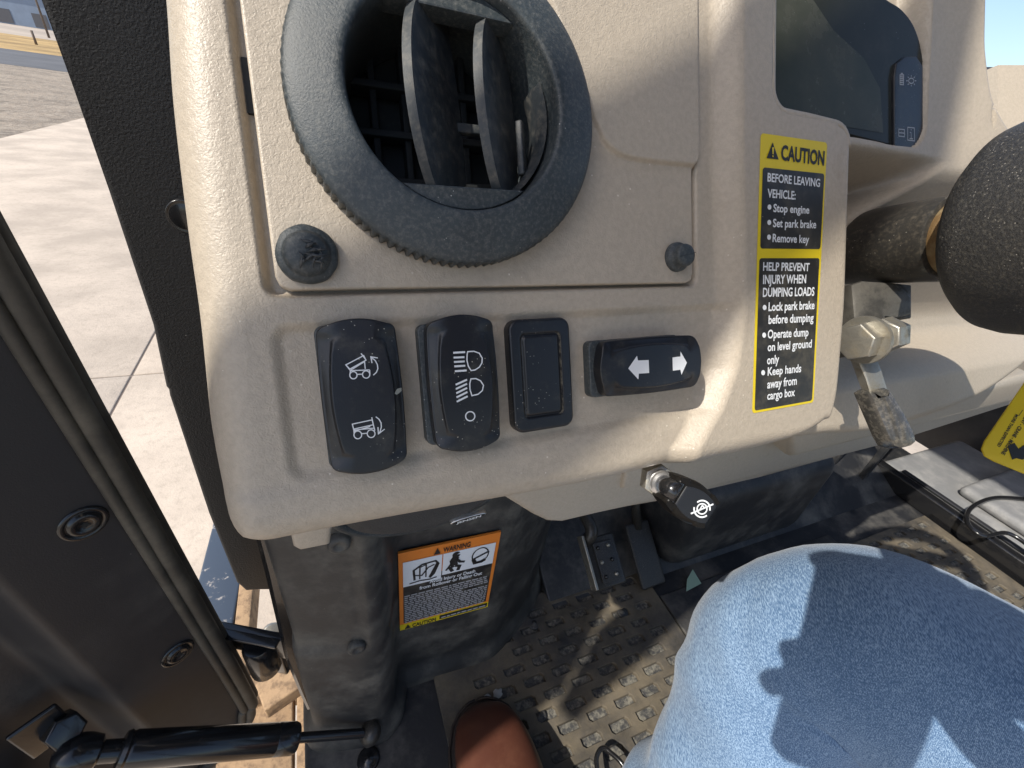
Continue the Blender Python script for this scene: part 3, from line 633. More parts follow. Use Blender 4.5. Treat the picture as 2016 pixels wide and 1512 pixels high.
# hinge
hg = empty('door_hinge', 'black steel hinge bridging the door edge and the lower jamb', 'door hinge', Matrix.Translation((0, 0, ZC)))
ha, hb2 = cw(440, 1255, 0.46) - CAM, cw(545, 1245, 0.44) - CAM
HM = frame((ha + hb2) / 2, (0, 0, 1), hb2 - ha); hl = (hb2 - ha).length
obj('leaf', *xf(box(-hl / 2 - .01, hl / 2 + .01, -0.004, 0.004, -0.030, 0.010, 0.0015), HM), GLOSSBLK, hg, 'auto')
obj('top_flange', *xf(box(-hl / 2 - .01, hl / 2, -0.012, -0.003, 0.008, 0.012, 0.001), HM), GLOSSBLK, hg, 'auto')
obj('knuckle', *xf(lathe([(0, .0), (.013, 0), (.015, .003), (.015, .05), (.013, .053), (0, .053)], 20), HM @ Matrix.Translation((0.012, -0.006, -0.055))), GLOSSBLK, hg, 'auto')
obj('bracket', *xf(box(-.012, .030, -.002, .016, -.075, -.03, .002), HM), GLOSSBLK, hg, 'auto')

# open door: hinge edge is a vertical line, the leaf swings out to the left and back
DH = Vector((-0.135, 0.285, 0)); DANG = math.radians(56)
DD = Vector((-math.sin(DANG), -math.cos(DANG), 0)); DNRM = Vector((math.cos(DANG), -math.sin(DANG), 0))     # along the door / inner face
DOORM = Matrix(((-DD.x, 0, DNRM.x, DH.x), (-DD.y, 0, DNRM.y, DH.y), (0, 1, 0, ZC), (0, 0, 0, 1)))     # local x = towards hinge, y = up, z = inner side
dr = empty('cab_door', 'open black cab door leaf with rubber edge seal and round fixings', 'cab door', DOORM)
def dpx(px, py, off=0.0):
    P = onplane(px, py, CAM + DH + DNRM * off, DNRM) - CAM - DH; return (-P.dot(DD), P.z)
e1, e2 = dpx(452, 1268), dpx(36, 508); SHEAR = (e2[0] - e1[0]) / (e2[1] - e1[1])
def ex(y): return e1[0] + SHEAR * (y - e1[1])          # leaning hinge edge of the leaf
def doorh(d_, y):       # inner skin relief: raised border near the hinge edge, sunk middle with diagonal folds (d_ = distance from the edge)
    h = -0.034 * ss(0.078, 0.104, d_)
    h += 0.016 * ss(-0.03, 0.03, (y + 0.52) + 0.75 * (d_ - 0.16)) * ss(0.13, 0.17, d_)
    h += 0.012 * ss(-0.02, 0.02, -(y + 0.47) - 0.25 * (d_ - 0.14)) * ss(0.12, 0.16, d_)
    return h
def shear(vf): return [Vector((v.x + ex(v.y), v.y, v.z)) for v in vf[0]], vf[1]
DWIDE = 0.66; WAIST = 0.50  # leaf top raised out of view to shade the footwell
V = []; F = []; NX, NY = 150, 190
for j in range(NY):
    y = -0.66 + (0.66 + WAIST) * j / (NY - 1)
    for i in range(NX):
        d_ = 0.018 + (DWIDE - 0.02) * (i / (NX - 1)) ** 1.5; V.append(Vector((-d_, y, doorh(d_, y))))
for j in range(NY - 1):
    for i in range(NX - 1): k = j * NX + i; F.append([k, k + 1, k + NX + 1, k + NX])
obj('inner_panel', *shear((V, F)), DOORP, dr)
obj('outer_skin', *shear(box(-DWIDE, -0.006, -0.665, WAIST, -0.075, -0.045, 0.008)), DOORP, dr, 'auto')
obj('edge_channel', *shear(box(-0.0205, -0.010, -0.655, WAIST, -0.045, -0.004, 0.002)), GLOSSBLK, dr, 'auto')
sp = [(-0.008, WAIST, 0.003), (-0.008, -0.3, 0.003), (-0.008, -0.595, 0.003), (-0.012, -0.635, 0.003), (-0.03, -0.66, 0.003), (-0.12, -0.668, 0.003), (-DWIDE, -0.668, 0.003)]
sp = spline(sp, 14)
obj('seal', *shear(tube(sp, [0.0062] * len(sp), 14)), RUBBER, dr)
obj('seal_lip', *shear(tube([p + Vector((0.006, 0.0, -0.008)) for p in sp], [0.0052] * len(sp), 10)), RUBBER, dr)
obj('seal_flange', *shear(tube([p + Vector((-0.0085, 0.003, 0.000)) for p in sp], [0.0042] * len(sp), 10)), RUBBER, dr)
for (px, py) in ((165, 1030), (350, 1286)):
    x, y = dpx(px, py); M_ = Matrix.Translation((x, y, doorh(ex(y) - x, y) + .0004)) @ Matrix.Scale(.58, 4)
    o = obj('fixing', *xf(lathe([(.0225, .0002), (.021, .0022), (.0175, .0022), (.0165, .0004), (.0155, .0008), (.0145, .004), (.011, .005), (.0075, .0035), (.0065, .0028), (0, .0025)], 36), M_), GLOSSBLK, dr)
    obj('socket', *xf(prism([((.0042 if k % 2 else .0026) * math.cos(math.pi * k / 6), (.0042 if k % 2 else .0026) * math.sin(math.pi * k / 6)) for k in range(12)], .0027, .0031), M_), DARK, o, False)
# added unseen window frame; rear rail shaped to cast the dashboard's band of shade
def dsun(px, py):       # where the sun ray to a dashboard point crosses the door plane
    P = DW(*duv(px, py), 0) - CAM; t = (DH - P).dot(DNRM) / to_sun.dot(DNRM); q = P + to_sun * t - DH; return (-q.dot(DD), q.z)
def poly_bar(name, pts): obj(name, *xf(prism(pts, -0.015, 0.012, 0.005, 2), Matrix.Identity(4)), GLOSSBLK, dr, 'auto')
ra = [dsun(*p) for p in ((470, 600), (1130, 350), (1365, 90))]; rb = [dsun(*p) for p in ((1650, 300), (1450, 620), (1300, 760), (1150, 900))]
print('RAIL', [(round(x, 2), round(y, 2)) for x, y in ra], [(round(x, 2), round(y, 2)) for x, y in rb])
xa_ = min(p[0] for p in ra) - .012; xb_ = sum(p[0] for p in rb) / 4; TOPZ = max(p[1] for p in rb) + 0.12
poly_bar('shade_rail', [(xa_, WAIST + .001), (xa_, TOPZ), (xb_, TOPZ), (xb_, WAIST + .001)])
poly_bar('top_rail', [(ex(TOPZ) - .02, TOPZ + .001), (ex(TOPZ) - .02, TOPZ + .05), (xb_, TOPZ + .05), (xb_, TOPZ + .001)])
poly_bar('front_rail', [(ex(WAIST) - .02, WAIST + .001), (ex(TOPZ) - .02, TOPZ), (ex(TOPZ) - .055, TOPZ), (ex(WAIST) - .055, WAIST + .001)])

# gas strut
gs = empty('gas_strut', 'black gas strut reaching from the open door to the floor corner', 'gas strut', Matrix.Translation((0, 0, ZC)))
sb1 = onz(737, 1442, FZ + 0.022) - CAM
x, y = dpx(170, 1482, 0.012); sa1 = DH + DD * (-x) + DNRM * 0.012 + Vector((0, 0, y))
sdir = (sb1 - sa1); SL = sdir.length; SM = frame(sa1, sdir, (0, 0, 1))
def along(px, py):   # distance along the strut for a pixel near its axis
    best = min(range(200), key=lambda k: ((lambda q: (q[0] - px) ** 2 + (q[1] - py) ** 2)(topx(sa1 + sdir * (k / 199)))))
    return SL * best / 199
def topx(P):
    c = AX * P.x + AF * P.y + AU * P.z; return (CX + FPX * c.x / c.z, CY + FPX * c.y / c.z)
z1, z2, z3 = along(235, 1470), along(585, 1452), SL
SM = SM @ Matrix.Diagonal((1.3, 1.3, 1, 1))
obj('cylinder', *xf(lathe([(0, z1), (.0075, z1), (.0098, z1 + .001), (.0108, z1 + .004), (.0098, z1 + .006), (.0105, z1 + .008), (.0105, z2 - .022), (.0102, z2 - .0215), (.0102, z2 - .0205), (.0105, z2 - .020), (.0105, z2 - .004), (.0095, z2 - .001), (.007, z2), (0, z2)], 32), SM), GLOSSBLK, gs, 'auto')
obj('rod', *xf(lathe([(0, z2 - .002), (.0036, z2 - .002), (.0036, z3), (0, z3)], 16), SM), GLOSSBLK, gs, 'auto')
obj('end_fitting', *xf(lathe([(0, z1 + .001), (.0062, z1 + .001), (.0062, z1 - .012), (.009, z1 - .014), (.0105, z1 - .022), (.0105, z1 - .030), (.008, z1 - .038), (.004, z1 - .041), (0, z1 - .042)], 24), SM), GLOSSBLK, gs, 'auto')
obj('ball_stud', *xf(lathe([(0, .010), (.006, .008), (.009, .003), (.010, -.003), (.007, -.008), (0, -.010)], 18), SM @ Matrix.Translation((0, 0, SL - .004))), TUBEBLK, gs)
nb = sa1 + sdir.normalized() * (z1 - .024) - DNRM * .016
obj('mount_nut', *xf(prism(hexagon(.0125), -0.012, .006, .002), frame(nb + Vector((0.0, 0.0, 0.016)), (0.55, -0.5, 0.5))), GLOSSBLK, gs, 'auto')
obj('mount_bracket', *xf(box(-.02, .022, -.014, .014, -.004, 0, .002), frame(nb + Vector((-.01, 0, 0.02)), DNRM, (0, 0, 1))), GLOSSBLK, gs, 'auto')

# ================================================================== DASHBOARD
da = empty('dashboard', 'tan grained plastic dashboard with round vent, rocker switches and caution decal', 'dashboard', DASH)
sil_left = [(-41.0, -215.0)] + [duv(px, py, -14) for px, py in ((334, 0), (345, 200), (362, 350), (381, 500), (398, 610), (409, 720), (419, 830), (430, 890), (450, 965), (464, 1010))]
sil_bot = [duv(px, py, -3) for px, py in ((545, 1066), (640, 1046), (800, 1017), (1000, 982), (1200, 944))] + [duv(px, py, w_) for px, py, w_ in ((1380, 910, 3), (1480, 890, 5), (1560, 866, 6), (1600, 848, 6), (1628, 822, 5))]
sil_right = [(236.5, -215.0)] + [duv(px, py, 4) for px, py in ((1668, 0), (1666, 260), (1664, 300), (1655, 600), (1642, 760), (1637, 800), (1628, 822))]
def rad(u, v):
    r = 13.0; r = r + (9 - r) * ss(10, 40, v) ; r = r + (4.5 - r) * ss(165, 215, u); return r
def inset(pts, k):
    P = [Vector(p) for p in pts]; return P
def side_curve(pts, nx_sign):
    P = resample([Vector(p) for p in pts], 90); out = []
    for _ in range(10): P = [P[0]] + [(P[i - 1] + P[i] * 2 + P[i + 1]) / 4 for i in range(1, 89)] + [P[-1]]
    for i, p in enumerate(P):
        t = P[min(len(P) - 1, i + 1)] - P[max(0, i - 1)]; nn = Vector((-t.y, t.x)).normalized() * nx_sign
        out.append(p - nn * rad(p.x, p.y))
    return out
Lc = side_curve(sil_left, 1); Bc = side_curve(sil_bot, 1); Rc = side_curve([p for p in sil_right], -1)
# signs: outward normals
def fix(curve, sil, test):
    return curve
if Lc[45].x < resample([Vector(p) for p in sil_left], 90)[45].x: Lc = side_curve(sil_left, -1)
if Bc[45].y > resample([Vector(p) for p in sil_bot], 90)[45].y: Bc = side_curve(sil_bot, -1)
if Rc[45].x > resample([Vector(p) for p in sil_right], 90)[45].x: Rc = side_curve(sil_right, 1)
tb = (Bc[3] - Bc[0]).normalized(); tl = (Lc[-1] - Lc[-6]).normalized(); dd_ = Bc[0] - Lc[-1]; det_ = tl.x * -tb.y + tl.y * tb.x
cBL = Lc[-1] + tl * ((dd_.x * -tb.y + dd_.y * tb.x) / det_); fan = spline([Lc[-1].lerp(cBL, .75), Lc[-1].lerp(cBL, .92).lerp(Bc[0], .02), cBL.lerp(Bc[0], .12)], 6)
Lc = Lc + fan[:7]; Bc = fan[6:] + Bc
cBR = (Rc[-1] + Bc[-1]) / 2; Rc[-1] = cBR; Bc[-1] = cBR
Tc = [Lc[0].lerp(Rc[0], k / 20) for k in range(21)]
PU0, PU1, PV0, PV1 = -18.9, 141.0, -260.0, -33.6        # opening of the vent panel
def plate_edge(v):    # left foot of the raised decal plate
    pts = ((-260, 150), (-90, 150), (-20, 152), (5, 147), (22, 138), (36, 126), (48, 110), (70, 85))
    for (a, ua), (b2, ub) in zip(pts, pts[1:]):
        if v <= b2: t = (v - a) / (b2 - a); t = max(0, t); return ua + (ub - ua) * t
    return pts[-1][1]
def h_dash(u, v):
    h = 0.0
    s = sdrr(u, v, PU0 - 5.6, PU1 + 1.8, PV0, PV1 + 1.4, 4)
    h -= 5.0 * (1 - ss(-2.0, 0.6, s)) if s < 0.6 else 0
    s2 = sdrr(u, v, -23.5, 220, -23.5, 24, 5)                # shallow field round the switches
    h -= 1.9 * (1 - ss(-2.6, 1.6, s2)) * (1 - ss(118, 142, u) * 0.0)
    e = plate_edge(v)
    h += (7.5 + (1.9 if s2 < 1.6 and u > e else 0) * (1 - ss(-2.6, 1.6, s2))) * ss(e, e + 13, u)
    h += 1.0 * ss(24, 30, v) * (1 - ss(120, 150, u))          # little swell under the switches
    d_ = sdrr(u, v, 180.5, 420, -300, -107.0, 9)             # opening for the display
    if d_ < 1.2: h = h - (24) * (1 - ss(-1.6, 1.2, d_))
    elif u > 224 and v < -96: h -= 24 * ss(-0.6, 1.6, math.hypot(u - 224, v + 96) - 9)
    return h
VU, VV = 36.8, -90.0
vhole = lambda p: (p.x - VU) ** 2 + (p.y - VV) ** 2 < 40 ** 2
V, F = coons(Tc, Bc, Lc, Rc, 430, 400, h_dash, rad, 55, lambda u, v: 5.0 * (1 - ss(-20, 0, u)), None, vhole)
obj('dash_panel', V, F, TAN, da)

# rounded rim of the display opening
rim = [(180.2, -200), (180.2, -150), (180.2, -118)] + [(189.3 - 9.1 * math.cos(math.radians(a)), -115.8 + 9.1 * math.sin(math.radians(a))) for a in range(10, 91, 10)] + [(205, -106.6), (218, -106.2)] + [(223.8 + 9.6 * math.sin(math.radians(a)), -96.2 - 9.8 * math.cos(math.radians(a))) for a in range(0, 91, 10)]
obj('opening_rim', *tube([D3(u, v, 5.7 + .0) for u, v in rim], .0019, 12), TAN, da)
# vent panel plate
vp_l = [(-19.6, -214), (-20.1, -110), (-20.0, -38.4)]; vp_b = [(-20.0, -38.4), (-19.2, -36.0), (-17.0, -35.1), (60, -34.9), (136.0, -34.8), (138.2, -35.6), (139.0, -38.2)]
vp_r = [(141.8, -214), (141.8, -86.5), (141.2, -84.2), (139.4, -82.6), (139.2, -80), (139.0, -38.2)]
stp = [Vector(p) for p in (duv(1050, -100, 2), duv(1085, 0, 2), duv(1132, 130, 2), duv(1178, 250, 2), duv(1196, 284, 2), duv(1228, 306, 2), duv(1290, 318, 2), duv(1420, 330, 2))]
stp = spline(stp, 6)
def step_side(u, v):
    best = 1e9; sgn = 1
    for a, b2 in zip(stp, stp[1:]):
        ab = b2 - a; p = Vector((u, v)) - a; t = max(0, min(1, p.dot(ab) / ab.dot(ab))); q = p - ab * t; L2 = q.length
        if L2 < best: best = L2; sgn = 1 if (ab.x * p.y - ab.y * p.x) < 0 else -1
    return best * sgn
def h_vp(u, v):
    if u < 60: return 0.6
    return 0.6 + 2.0 * ss(-0.8, 0.8, step_side(u, v))
V, F = coons([Vector(vp_l[0]).lerp(Vector(vp_r[0]), k / 10) for k in range(11)], [Vector(p) for p in vp_b], [Vector(p) for p in vp_l], [Vector(p) for p in vp_r], 300, 340, h_vp, lambda u, v: 1.0, 5.0, None, None, vhole)
obj('vent_panel', V, F, TAN, da)
obj('dark_slot', *[(a if i else [D3(*p) for p in ((-23, -100, -3.6), (-19.5, -100, -3.6), (-19.5, -85, -3.6), (-23, -85, -3.6), (-23, -100, -5.5), (-19.5, -100, -5.5), (-19.5, -85, -5.5), (-23, -85, -5.5))]) for i, a in enumerate((None, [[0, 1, 2, 3], [0, 1, 5, 4], [1, 2, 6, 5], [2, 3, 7, 6], [3, 0, 4, 7]]))], DARK, da, False)  # dark block painted for the shade of the deeper slot

# round air vent
VU, VV = 36.8, -90.0
AV = Matrix.Translation(D3(VU, VV, 0))
mm = 0.001
NT = 104
def knurl(r, z, a):
    if r > 0.0482 and z < 0.0080:
        k = 0.5 + 0.5 * math.cos(a * NT); return r - 0.0014 * (k ** 1.5)
    return r
prof = [(.0440, .0008), (.0497, .0009), (.0497, .0045), (.0497, .0072), (.0493, .0082), (.0486, .0089), (.0475, .0095), (.0450, .0104), (.0420, .0113), (.0390, .0121), (.0365, .0127), (.0352, .0129), (.0343, .0128), (.0337, .0123), (.0333, .0112), (.0330, .004), (.0328, -.010), (.0326, -.026)]
vr = obj('air_vent', *xf(lathe(prof, NT * 6, knurl), AV), VENTBLK, da); tag(vr, 'round black air vent ring with knurled rim and two tilted vanes')
obj('barrel_back', *xf(lathe([(0, -.0285), (.036, -.0285), (.036, -.020)], 48), AV), DARK, vr, 'auto')
# bezel ring with flat chords at top and bottom
parts = []
for sgn in (1, -1):
    pts = [(0.0329 * math.cos(a), sgn * 0.0329 * math.sin(a)) for a in [math.radians(52 + 76 * k / 24) for k in range(25)]]
    obj('bezel_lip', *xf(prism(pts, 0.002 if sgn > 0 else 0.004, 0.0105 if sgn < 0 else 0.009, 0.0006, 2), AV), VENTBLK, vr, 'auto')
def vane(uc, tilt, half, fwd, back, thick=.0031):
    V = []; F = []; n_ = 40; ex = Vector((-math.sin(tilt), 0, math.cos(tilt))); ez = Vector((math.cos(tilt), 0, math.sin(tilt)))
    for s in (-1, 1):
        for row in range(7):
            for i in range(n_ + 1):
                t = -1 + 2 * i / n_; y = half * t; front = fwd * math.sqrt(max(0.02, 1 - 0.93 * t * t)); bk = -back * (1 - 0.25 * t * t)
                k = row / 6; e = bk + (front - bk) * k; th = thick * (1 - 0.15 * (1 - k)); V.append(Vector((uc, 0, 0.001)) + ex * e + Vector((0, y, 0)) + ez * (s * th / 2))
    m_ = n_ + 1; half_n = 7 * m_
    for s in (0, 1):
        for row in range(6):
            for i in range(n_): a = s * half_n + row * m_ + i; F.append([a, a + 1, a + m_ + 1, a + m_])
    def ring(r, i): return r * m_ + i
    bd = [ring(0, i) for i in range(m_)] + [ring(r, n_) for r in range(1, 7)] + [ring(6, i) for i in range(n_ - 1, -1, -1)] + [ring(r, 0) for r in range(5, 0, -1)]
    for i in range(len(bd)): a, b2 = bd[i], bd[(i + 1) % len(bd)]; F.append([a, b2, b2 + half_n, a + half_n])
    return V, F
VT = math.radians(42)
obj('vane', *xf(vane(-.0045, VT, .0318, .0175, .014), AV @ Matrix.Rotation(0.03, 4, 'Z')), VANE, vr, 'auto')
v2 = obj('vane', *xf(vane(.0165, VT, .0295, .0165, .013), AV @ Matrix.Rotation(0.03, 4, 'Z')), VANE, vr, 'auto')
obj('link_bar', *xf(box(-.006, .021, -.0022, .0010, -.009, -.006, .0005), AV), VANE, vr, 'auto')
obj('lever_tab', *xf(xf(box(-.0012, .0012, -.014, .004, -.002, .0012, .0006), Matrix.Translation((.0235, -.004, .002)) @ Matrix.Rotation(-VT, 4, 'Y')), AV), VANE, vr, 'auto')
rbs = [box(-.0012 + k * .011, .0012 + k * .011, -.031, .031, -.0262, -.020, .0004) for k in (-2, -1, 0, 1, 2)] + [box(-.031, .031, -.0012 + k * .016, .0012 + k * .016, -.0258, -.018, .0004) for k in (-1, 0, 1)]
obj('back_grid', *xf(merge(*rbs), AV), DARK, vr, 'auto')
obj('side_fin', *xf(lathe([(.0322, -.008), (.0312, -.006), (.0300, .003), (.0318, .007)], 10, None, math.radians(-62), math.radians(20)), AV), VANE, vr, 'auto')

# push rivets
rl = obj('push_rivet', *xf(lathe([(0, .0058), (.002, .0060), (.0052, .0056), (.0062, .0046), (.0064, .0034), (.0070, .0030), (.0082, .0028), (.0086, .0018), (.0087, -.002)], 64, lambda r, z, a: r * (1 + (0.05 * noise.noise(Vector((math.cos(a) * 2.2, math.sin(a) * 2.2, 3.1 + z * 300))) if r > .004 else 0))), Matrix.Translation(D3(-11.6, -44.3, 0.6)) @ Matrix.Rotation(.05, 4, 'X')), VENTBLK, da)
tag(rl, 'chewed black push rivet with scored head')
rnd = random.Random(11); parts = []
for k in range(16):
    a = rnd.uniform(0, 6.28); c = Vector((rnd.uniform(-.003, .004), rnd.uniform(-.003, .003), .0064)); L2 = rnd.uniform(.001, .0035); dv = Vector((math.cos(a), math.sin(a), 0))
    parts.append(tube([c - dv * L2, c + Vector((rnd.uniform(-.0006, .0006), rnd.uniform(-.0006, .0006), rnd.uniform(0, .0011))), c + dv * L2], [.00016, rnd.uniform(.0003, .0007), .00012], 5))
obj('torn_burrs', *xf(merge(*parts), Matrix.Translation(D3(-11.6, -44.3, 0.6))), VANE, rl)
rr_ = obj('push_rivet', *xf(lathe([(0, .0066), (.003, .0066), (.0042, .0062), (.0046, .0054), (.0046, .0026), (.0054, .0022), (.0060, .0016), (.0062, -.002)], 40), Matrix.Translation(D3(130.6, -44.5, 0.6))), VENTBLK, da); tag(rr_, 'small black push rivet with clean round cap')
obj('mould_line', *xf(box(-.0044, .0044, -.00012, .00012, .0066, .00672), Matrix.Translation(D3(130.6, -44.5, 0.6)) @ Matrix.Rotation(.2, 4, 'Z')), VANE, rr_, False)

# rocker switches
FIELD_W = -1.9
def rocker(uc, vc, hw, hh, w_lo, w_hi, bulge_end, label, base=(0, 0, 0, 0), rot=0.0, horizontal=False):
    """rocker in local (x across, y along); along axis tilts from w_lo (y=-hh) to w_hi (y=+hh)"""
    out = []
    n_ = 22; r = 2.6
    def side(t): return hw * (1 - 0.045 * t * t)
    pts = []
    for k in range(n_ + 1): t = -1 + 2 * k / n_; pts.append((side(t), t * (hh - r)))
    def arc(cx, cy, a0, a1): return [(cx + r * math.cos(math.radians(a0 + (a1 - a0) * k / 5)), cy + r * math.sin(math.radians(a0 + (a1 - a0) * k / 5))) for k in range(1, 6)]
    s1 = side(1)
    ol = pts + arc(s1 - r, hh - r, 0, 80)
    ol += [(s1 - r - (2 * (s1 - r)) * k / 10, hh + bulge_end * (1 - (1 - 2 * k / 10) ** 2)) for k in range(1, 10)]
    ol += arc(-(s1 - r), hh - r, 100, 180) + [(-x, y) for x, y in reversed(pts)] + arc(-(s1 - r), -(hh - r), 180, 260)
    ol += [(-(s1 - r) + (2 * (s1 - r)) * k / 10, -hh - bulge_end * (1 - (1 - 2 * k / 10) ** 2)) for k in range(1, 10)] + arc(s1 - r, -(hh - r), 280, 360)
    if horizontal: tw = lambda x, y: (uc + y * math.cos(rot) + x * math.sin(rot), vc + x * math.cos(rot) - y * math.sin(rot))
    else: tw = lambda x, y: (uc + x * math.cos(rot) - y * math.sin(rot), vc + y * math.cos(rot) + x * math.sin(rot))
    def h(x, y):
        t = (y + hh) / (2 * hh); w = w_lo + (w_hi - w_lo) * t
        w -= 1.5 * ((y / hh) ** 2) * 0.5                     # gentle arch along the length
        ce = hw * (0.80 - 0.24 * (y / hh) ** 2)              # curved edge of the raised middle band
        a = abs(x)
        w -= 1.0 * ss(ce - 0.25, ce + 0.25, a) * (1 - ss(0.80, 0.98, abs(y) / hh)) + 1.6 * max(0, (a - ce) / (hw - ce + 1e-6)) ** 1.3 * (1 if a > ce else 0)
        return w
    place = lambda x, y, w: D3(*tw(x, y), w)
    V, F = polar_sheet([Vector(p) for p in ol], h, 46, round_profile(0.7, 6.5), place)
    o = obj('rocker_switch', V, F, SWBLK, da); tag(o, label)
    bx = rrect(-hw - base[0], hw + base[1], -hh - base[2], hh + base[3], 2.0)
    V, F = polar_sheet([Vector(p) for p in bx], lambda x, y: 2.6, 3, round_profile(0.6, 5), place)
    obj('switch_bezel', V, F, VENTBLK, o, 'auto')
    return o, h, tw
def inv_place(o_h, tw_inv): pass
def printed(parent, paths, h_uv, width, name='symbol', m=PRINT, lift=0.12):
    obj(name, *merge(*[stroke(p, width, h_uv, D3, cl, lift) for p, cl in paths]), m, parent, False)
W1 = 9.6
def U(px, py, w=W1): return Vector(duv(px, py, w))
def scale_zoom(zx, zy, x0, y0, s): return (x0 + zx / s, y0 + zy / s)
Z7 = lambda x, y: scale_zoom(x, y, 600, 600, 4.2)
# switch 1: dump bed
cA = [U(*p) for p in ((623, 650), (779, 645), (803, 905), (652, 922))]; c1_ = sum(cA, Vector((0, 0))) / 4
o1, h1, tw1 = rocker(c1_.x, c1_.y, 11.3, 21.6, 9.6, 10.2, 1.6, 'wide black rocker switch with dump bed raise and lower symbols', (.2, .2, .2, .2))
hf1 = lambda u, v: h1(u - c1_.x, v - c1_.y)
def uz(pts, zf, w=W1): return [U(*zf(*p), w) for p in pts]
def arcz(cx, cy, r, a0=0, a1=360, n_=26): return [(cx + r * math.cos(math.radians(a0 + (a1 - a0) * k / n_)), cy + r * math.sin(math.radians(a0 + (a1 - a0) * k / n_))) for k in range(n_ + (0 if a1 - a0 >= 360 else 1))]
s1p = [(uz([(340, 497), (487, 420), (506, 458), (372, 532)], Z7), True), (uz([(340, 497), (378, 545), (372, 580)], Z7), False), (uz([(465, 402), (505, 455)], Z7), False), (uz([(380, 540), (494, 470), (500, 530)], Z7), False), (uz([(372, 545), (536, 538)], Z7), False), (uz([(536, 538), (538, 575)], Z7), False), (uz([(435, 575), (478, 573)], Z7), False),
       (uz(arcz(402, 582, 30), Z7), True), (uz(arcz(507, 576, 30), Z7), True), (uz([(566, 582), (592, 558), (604, 528), (600, 495), (583, 462), (546, 430)], Z7), False), (uz([(604, 440), (546, 430), (556, 482)], Z7), False),
       (uz([(393, 985), (556, 950), (566, 990), (403, 1026)], Z7), True), (uz([(553, 928), (566, 990), (572, 1015)], Z7), False), (uz([(404, 1020), (408, 1060)], Z7), False), (uz([(404, 1034), (574, 1018), (578, 1040)], Z7), False), (uz([(408, 1044), (540, 1005)], Z7), False), (uz([(470, 1064), (516, 1060)], Z7), False),
       (uz(arcz(438, 1074, 32), Z7), True), (uz(arcz(548, 1064, 32), Z7), True), (uz([(586, 924), (612, 944), (630, 975), (632, 1008), (622, 1045), (608, 1066)], Z7), False), (uz([(604, 1010), (608, 1066), (660, 1026)], Z7), False)]
printed(o1, s1p, hf1, 0.32)
chip = [U(*Z7(*p), 10) for p in ((745, 735), (768, 700), (808, 692), (826, 708), (790, 735), (765, 748))]
obj('chipped_edge', *merge(([D3(p.x, p.y, hf1(p.x, p.y) + .25) for p in chip] + [D3(p.x, p.y, hf1(p.x, p.y) - .3) for p in chip], [list(range(6))] + [[i, (i + 1) % 6, 6 + (i + 1) % 6, 6 + i] for i in range(6)])), mat('chip_pale', (.42, .42, .36), .5, bump=(900, .5, 'noise', .0004)), o1, 'auto')
# switch 2: headlights
cB = [U(*p) for p in ((838, 640), (978, 632), (988, 862), (864, 884))]; c2_ = sum(cB, Vector((0, 0))) / 4
o2, h2, tw2 = rocker(c2_.x, c2_.y, 11.3, 20.6, 9.9, 10.2, 1.6, 'dusty black rocker switch with headlight symbols and a small circle', (1.6, -0.4, -0.6, -0.6))
hf2 = lambda u, v: h2(u - c2_.x, v - c2_.y)
s2p = [(uz([(1345, 388), (1395, 384), (1440, 400), (1464, 440), (1462, 480), (1440, 515), (1405, 538), (1372, 543), (1350, 510), (1338, 460), (1340, 410)], Z7), True),
       (uz([(1370, 612), (1410, 609), (1450, 628), (1473, 665), (1464, 708), (1430, 738), (1378, 750), (1362, 700), (1360, 650)], Z7), True), (uz(arcz(1365, 920, 38), Z7), True)]
printed(o2, s2p, hf2, 0.40)
s2b = [(uz(l, Z7), False) for l in ([(1226, 397), (1324, 391)], [(1228, 437), (1318, 433)], [(1231, 473), (1319, 468)], [(1234, 509), (1324, 503)], [(1238, 549), (1335, 542)], [(1244, 660), (1338, 618)], [(1246, 695), (1338, 652)], [(1249, 730), (1339, 686)], [(1251, 764), (1341, 720)], [(1253, 800), (1343, 755)])]
printed(o2, s2b, hf2, 0.62, 'beam_lines')
# blank plug
cP = [Vector(duv(*p, 3)) for p in ((1003, 633), (1115, 625), (1130, 836), (1018, 852))]; cp_ = sum(cP, Vector((0, 0))) / 4
def h_plug(u, v):
    s = sdrr(u - cp_.x, v - cp_.y, -7.6, 7.6, -15.2, 15.2, 1.8); return 3.2 - 0.9 * math.exp(-(s / 0.55) ** 2) + (0.25 if s < 0 else 0)
V, F = polar_sheet([Vector(p) + cp_ for p in rrect(-11.4, 11.4, -19.8, 19.8, 3.0, 8)], h_plug, 60, round_profile(1.1, 6))
pg = obj('blank_plug', V, F, SWBLK, da); tag(pg, 'black rectangular blanking plug with grooved inner panel')
dl = [Vector(p) + cp_ for p in rrect(-8.0, 8.0, -15.6, 15.6, 2.0, 6)]
obj('groove_dust', *stroke(dl, 0.55, lambda u, v: h_plug(u, v), D3, True, 0.10), mat('groove_dust', (.10, .09, .07), .9, dirt=((.01, .01, .012), 300, .42, .55, 1.0)), pg, False)
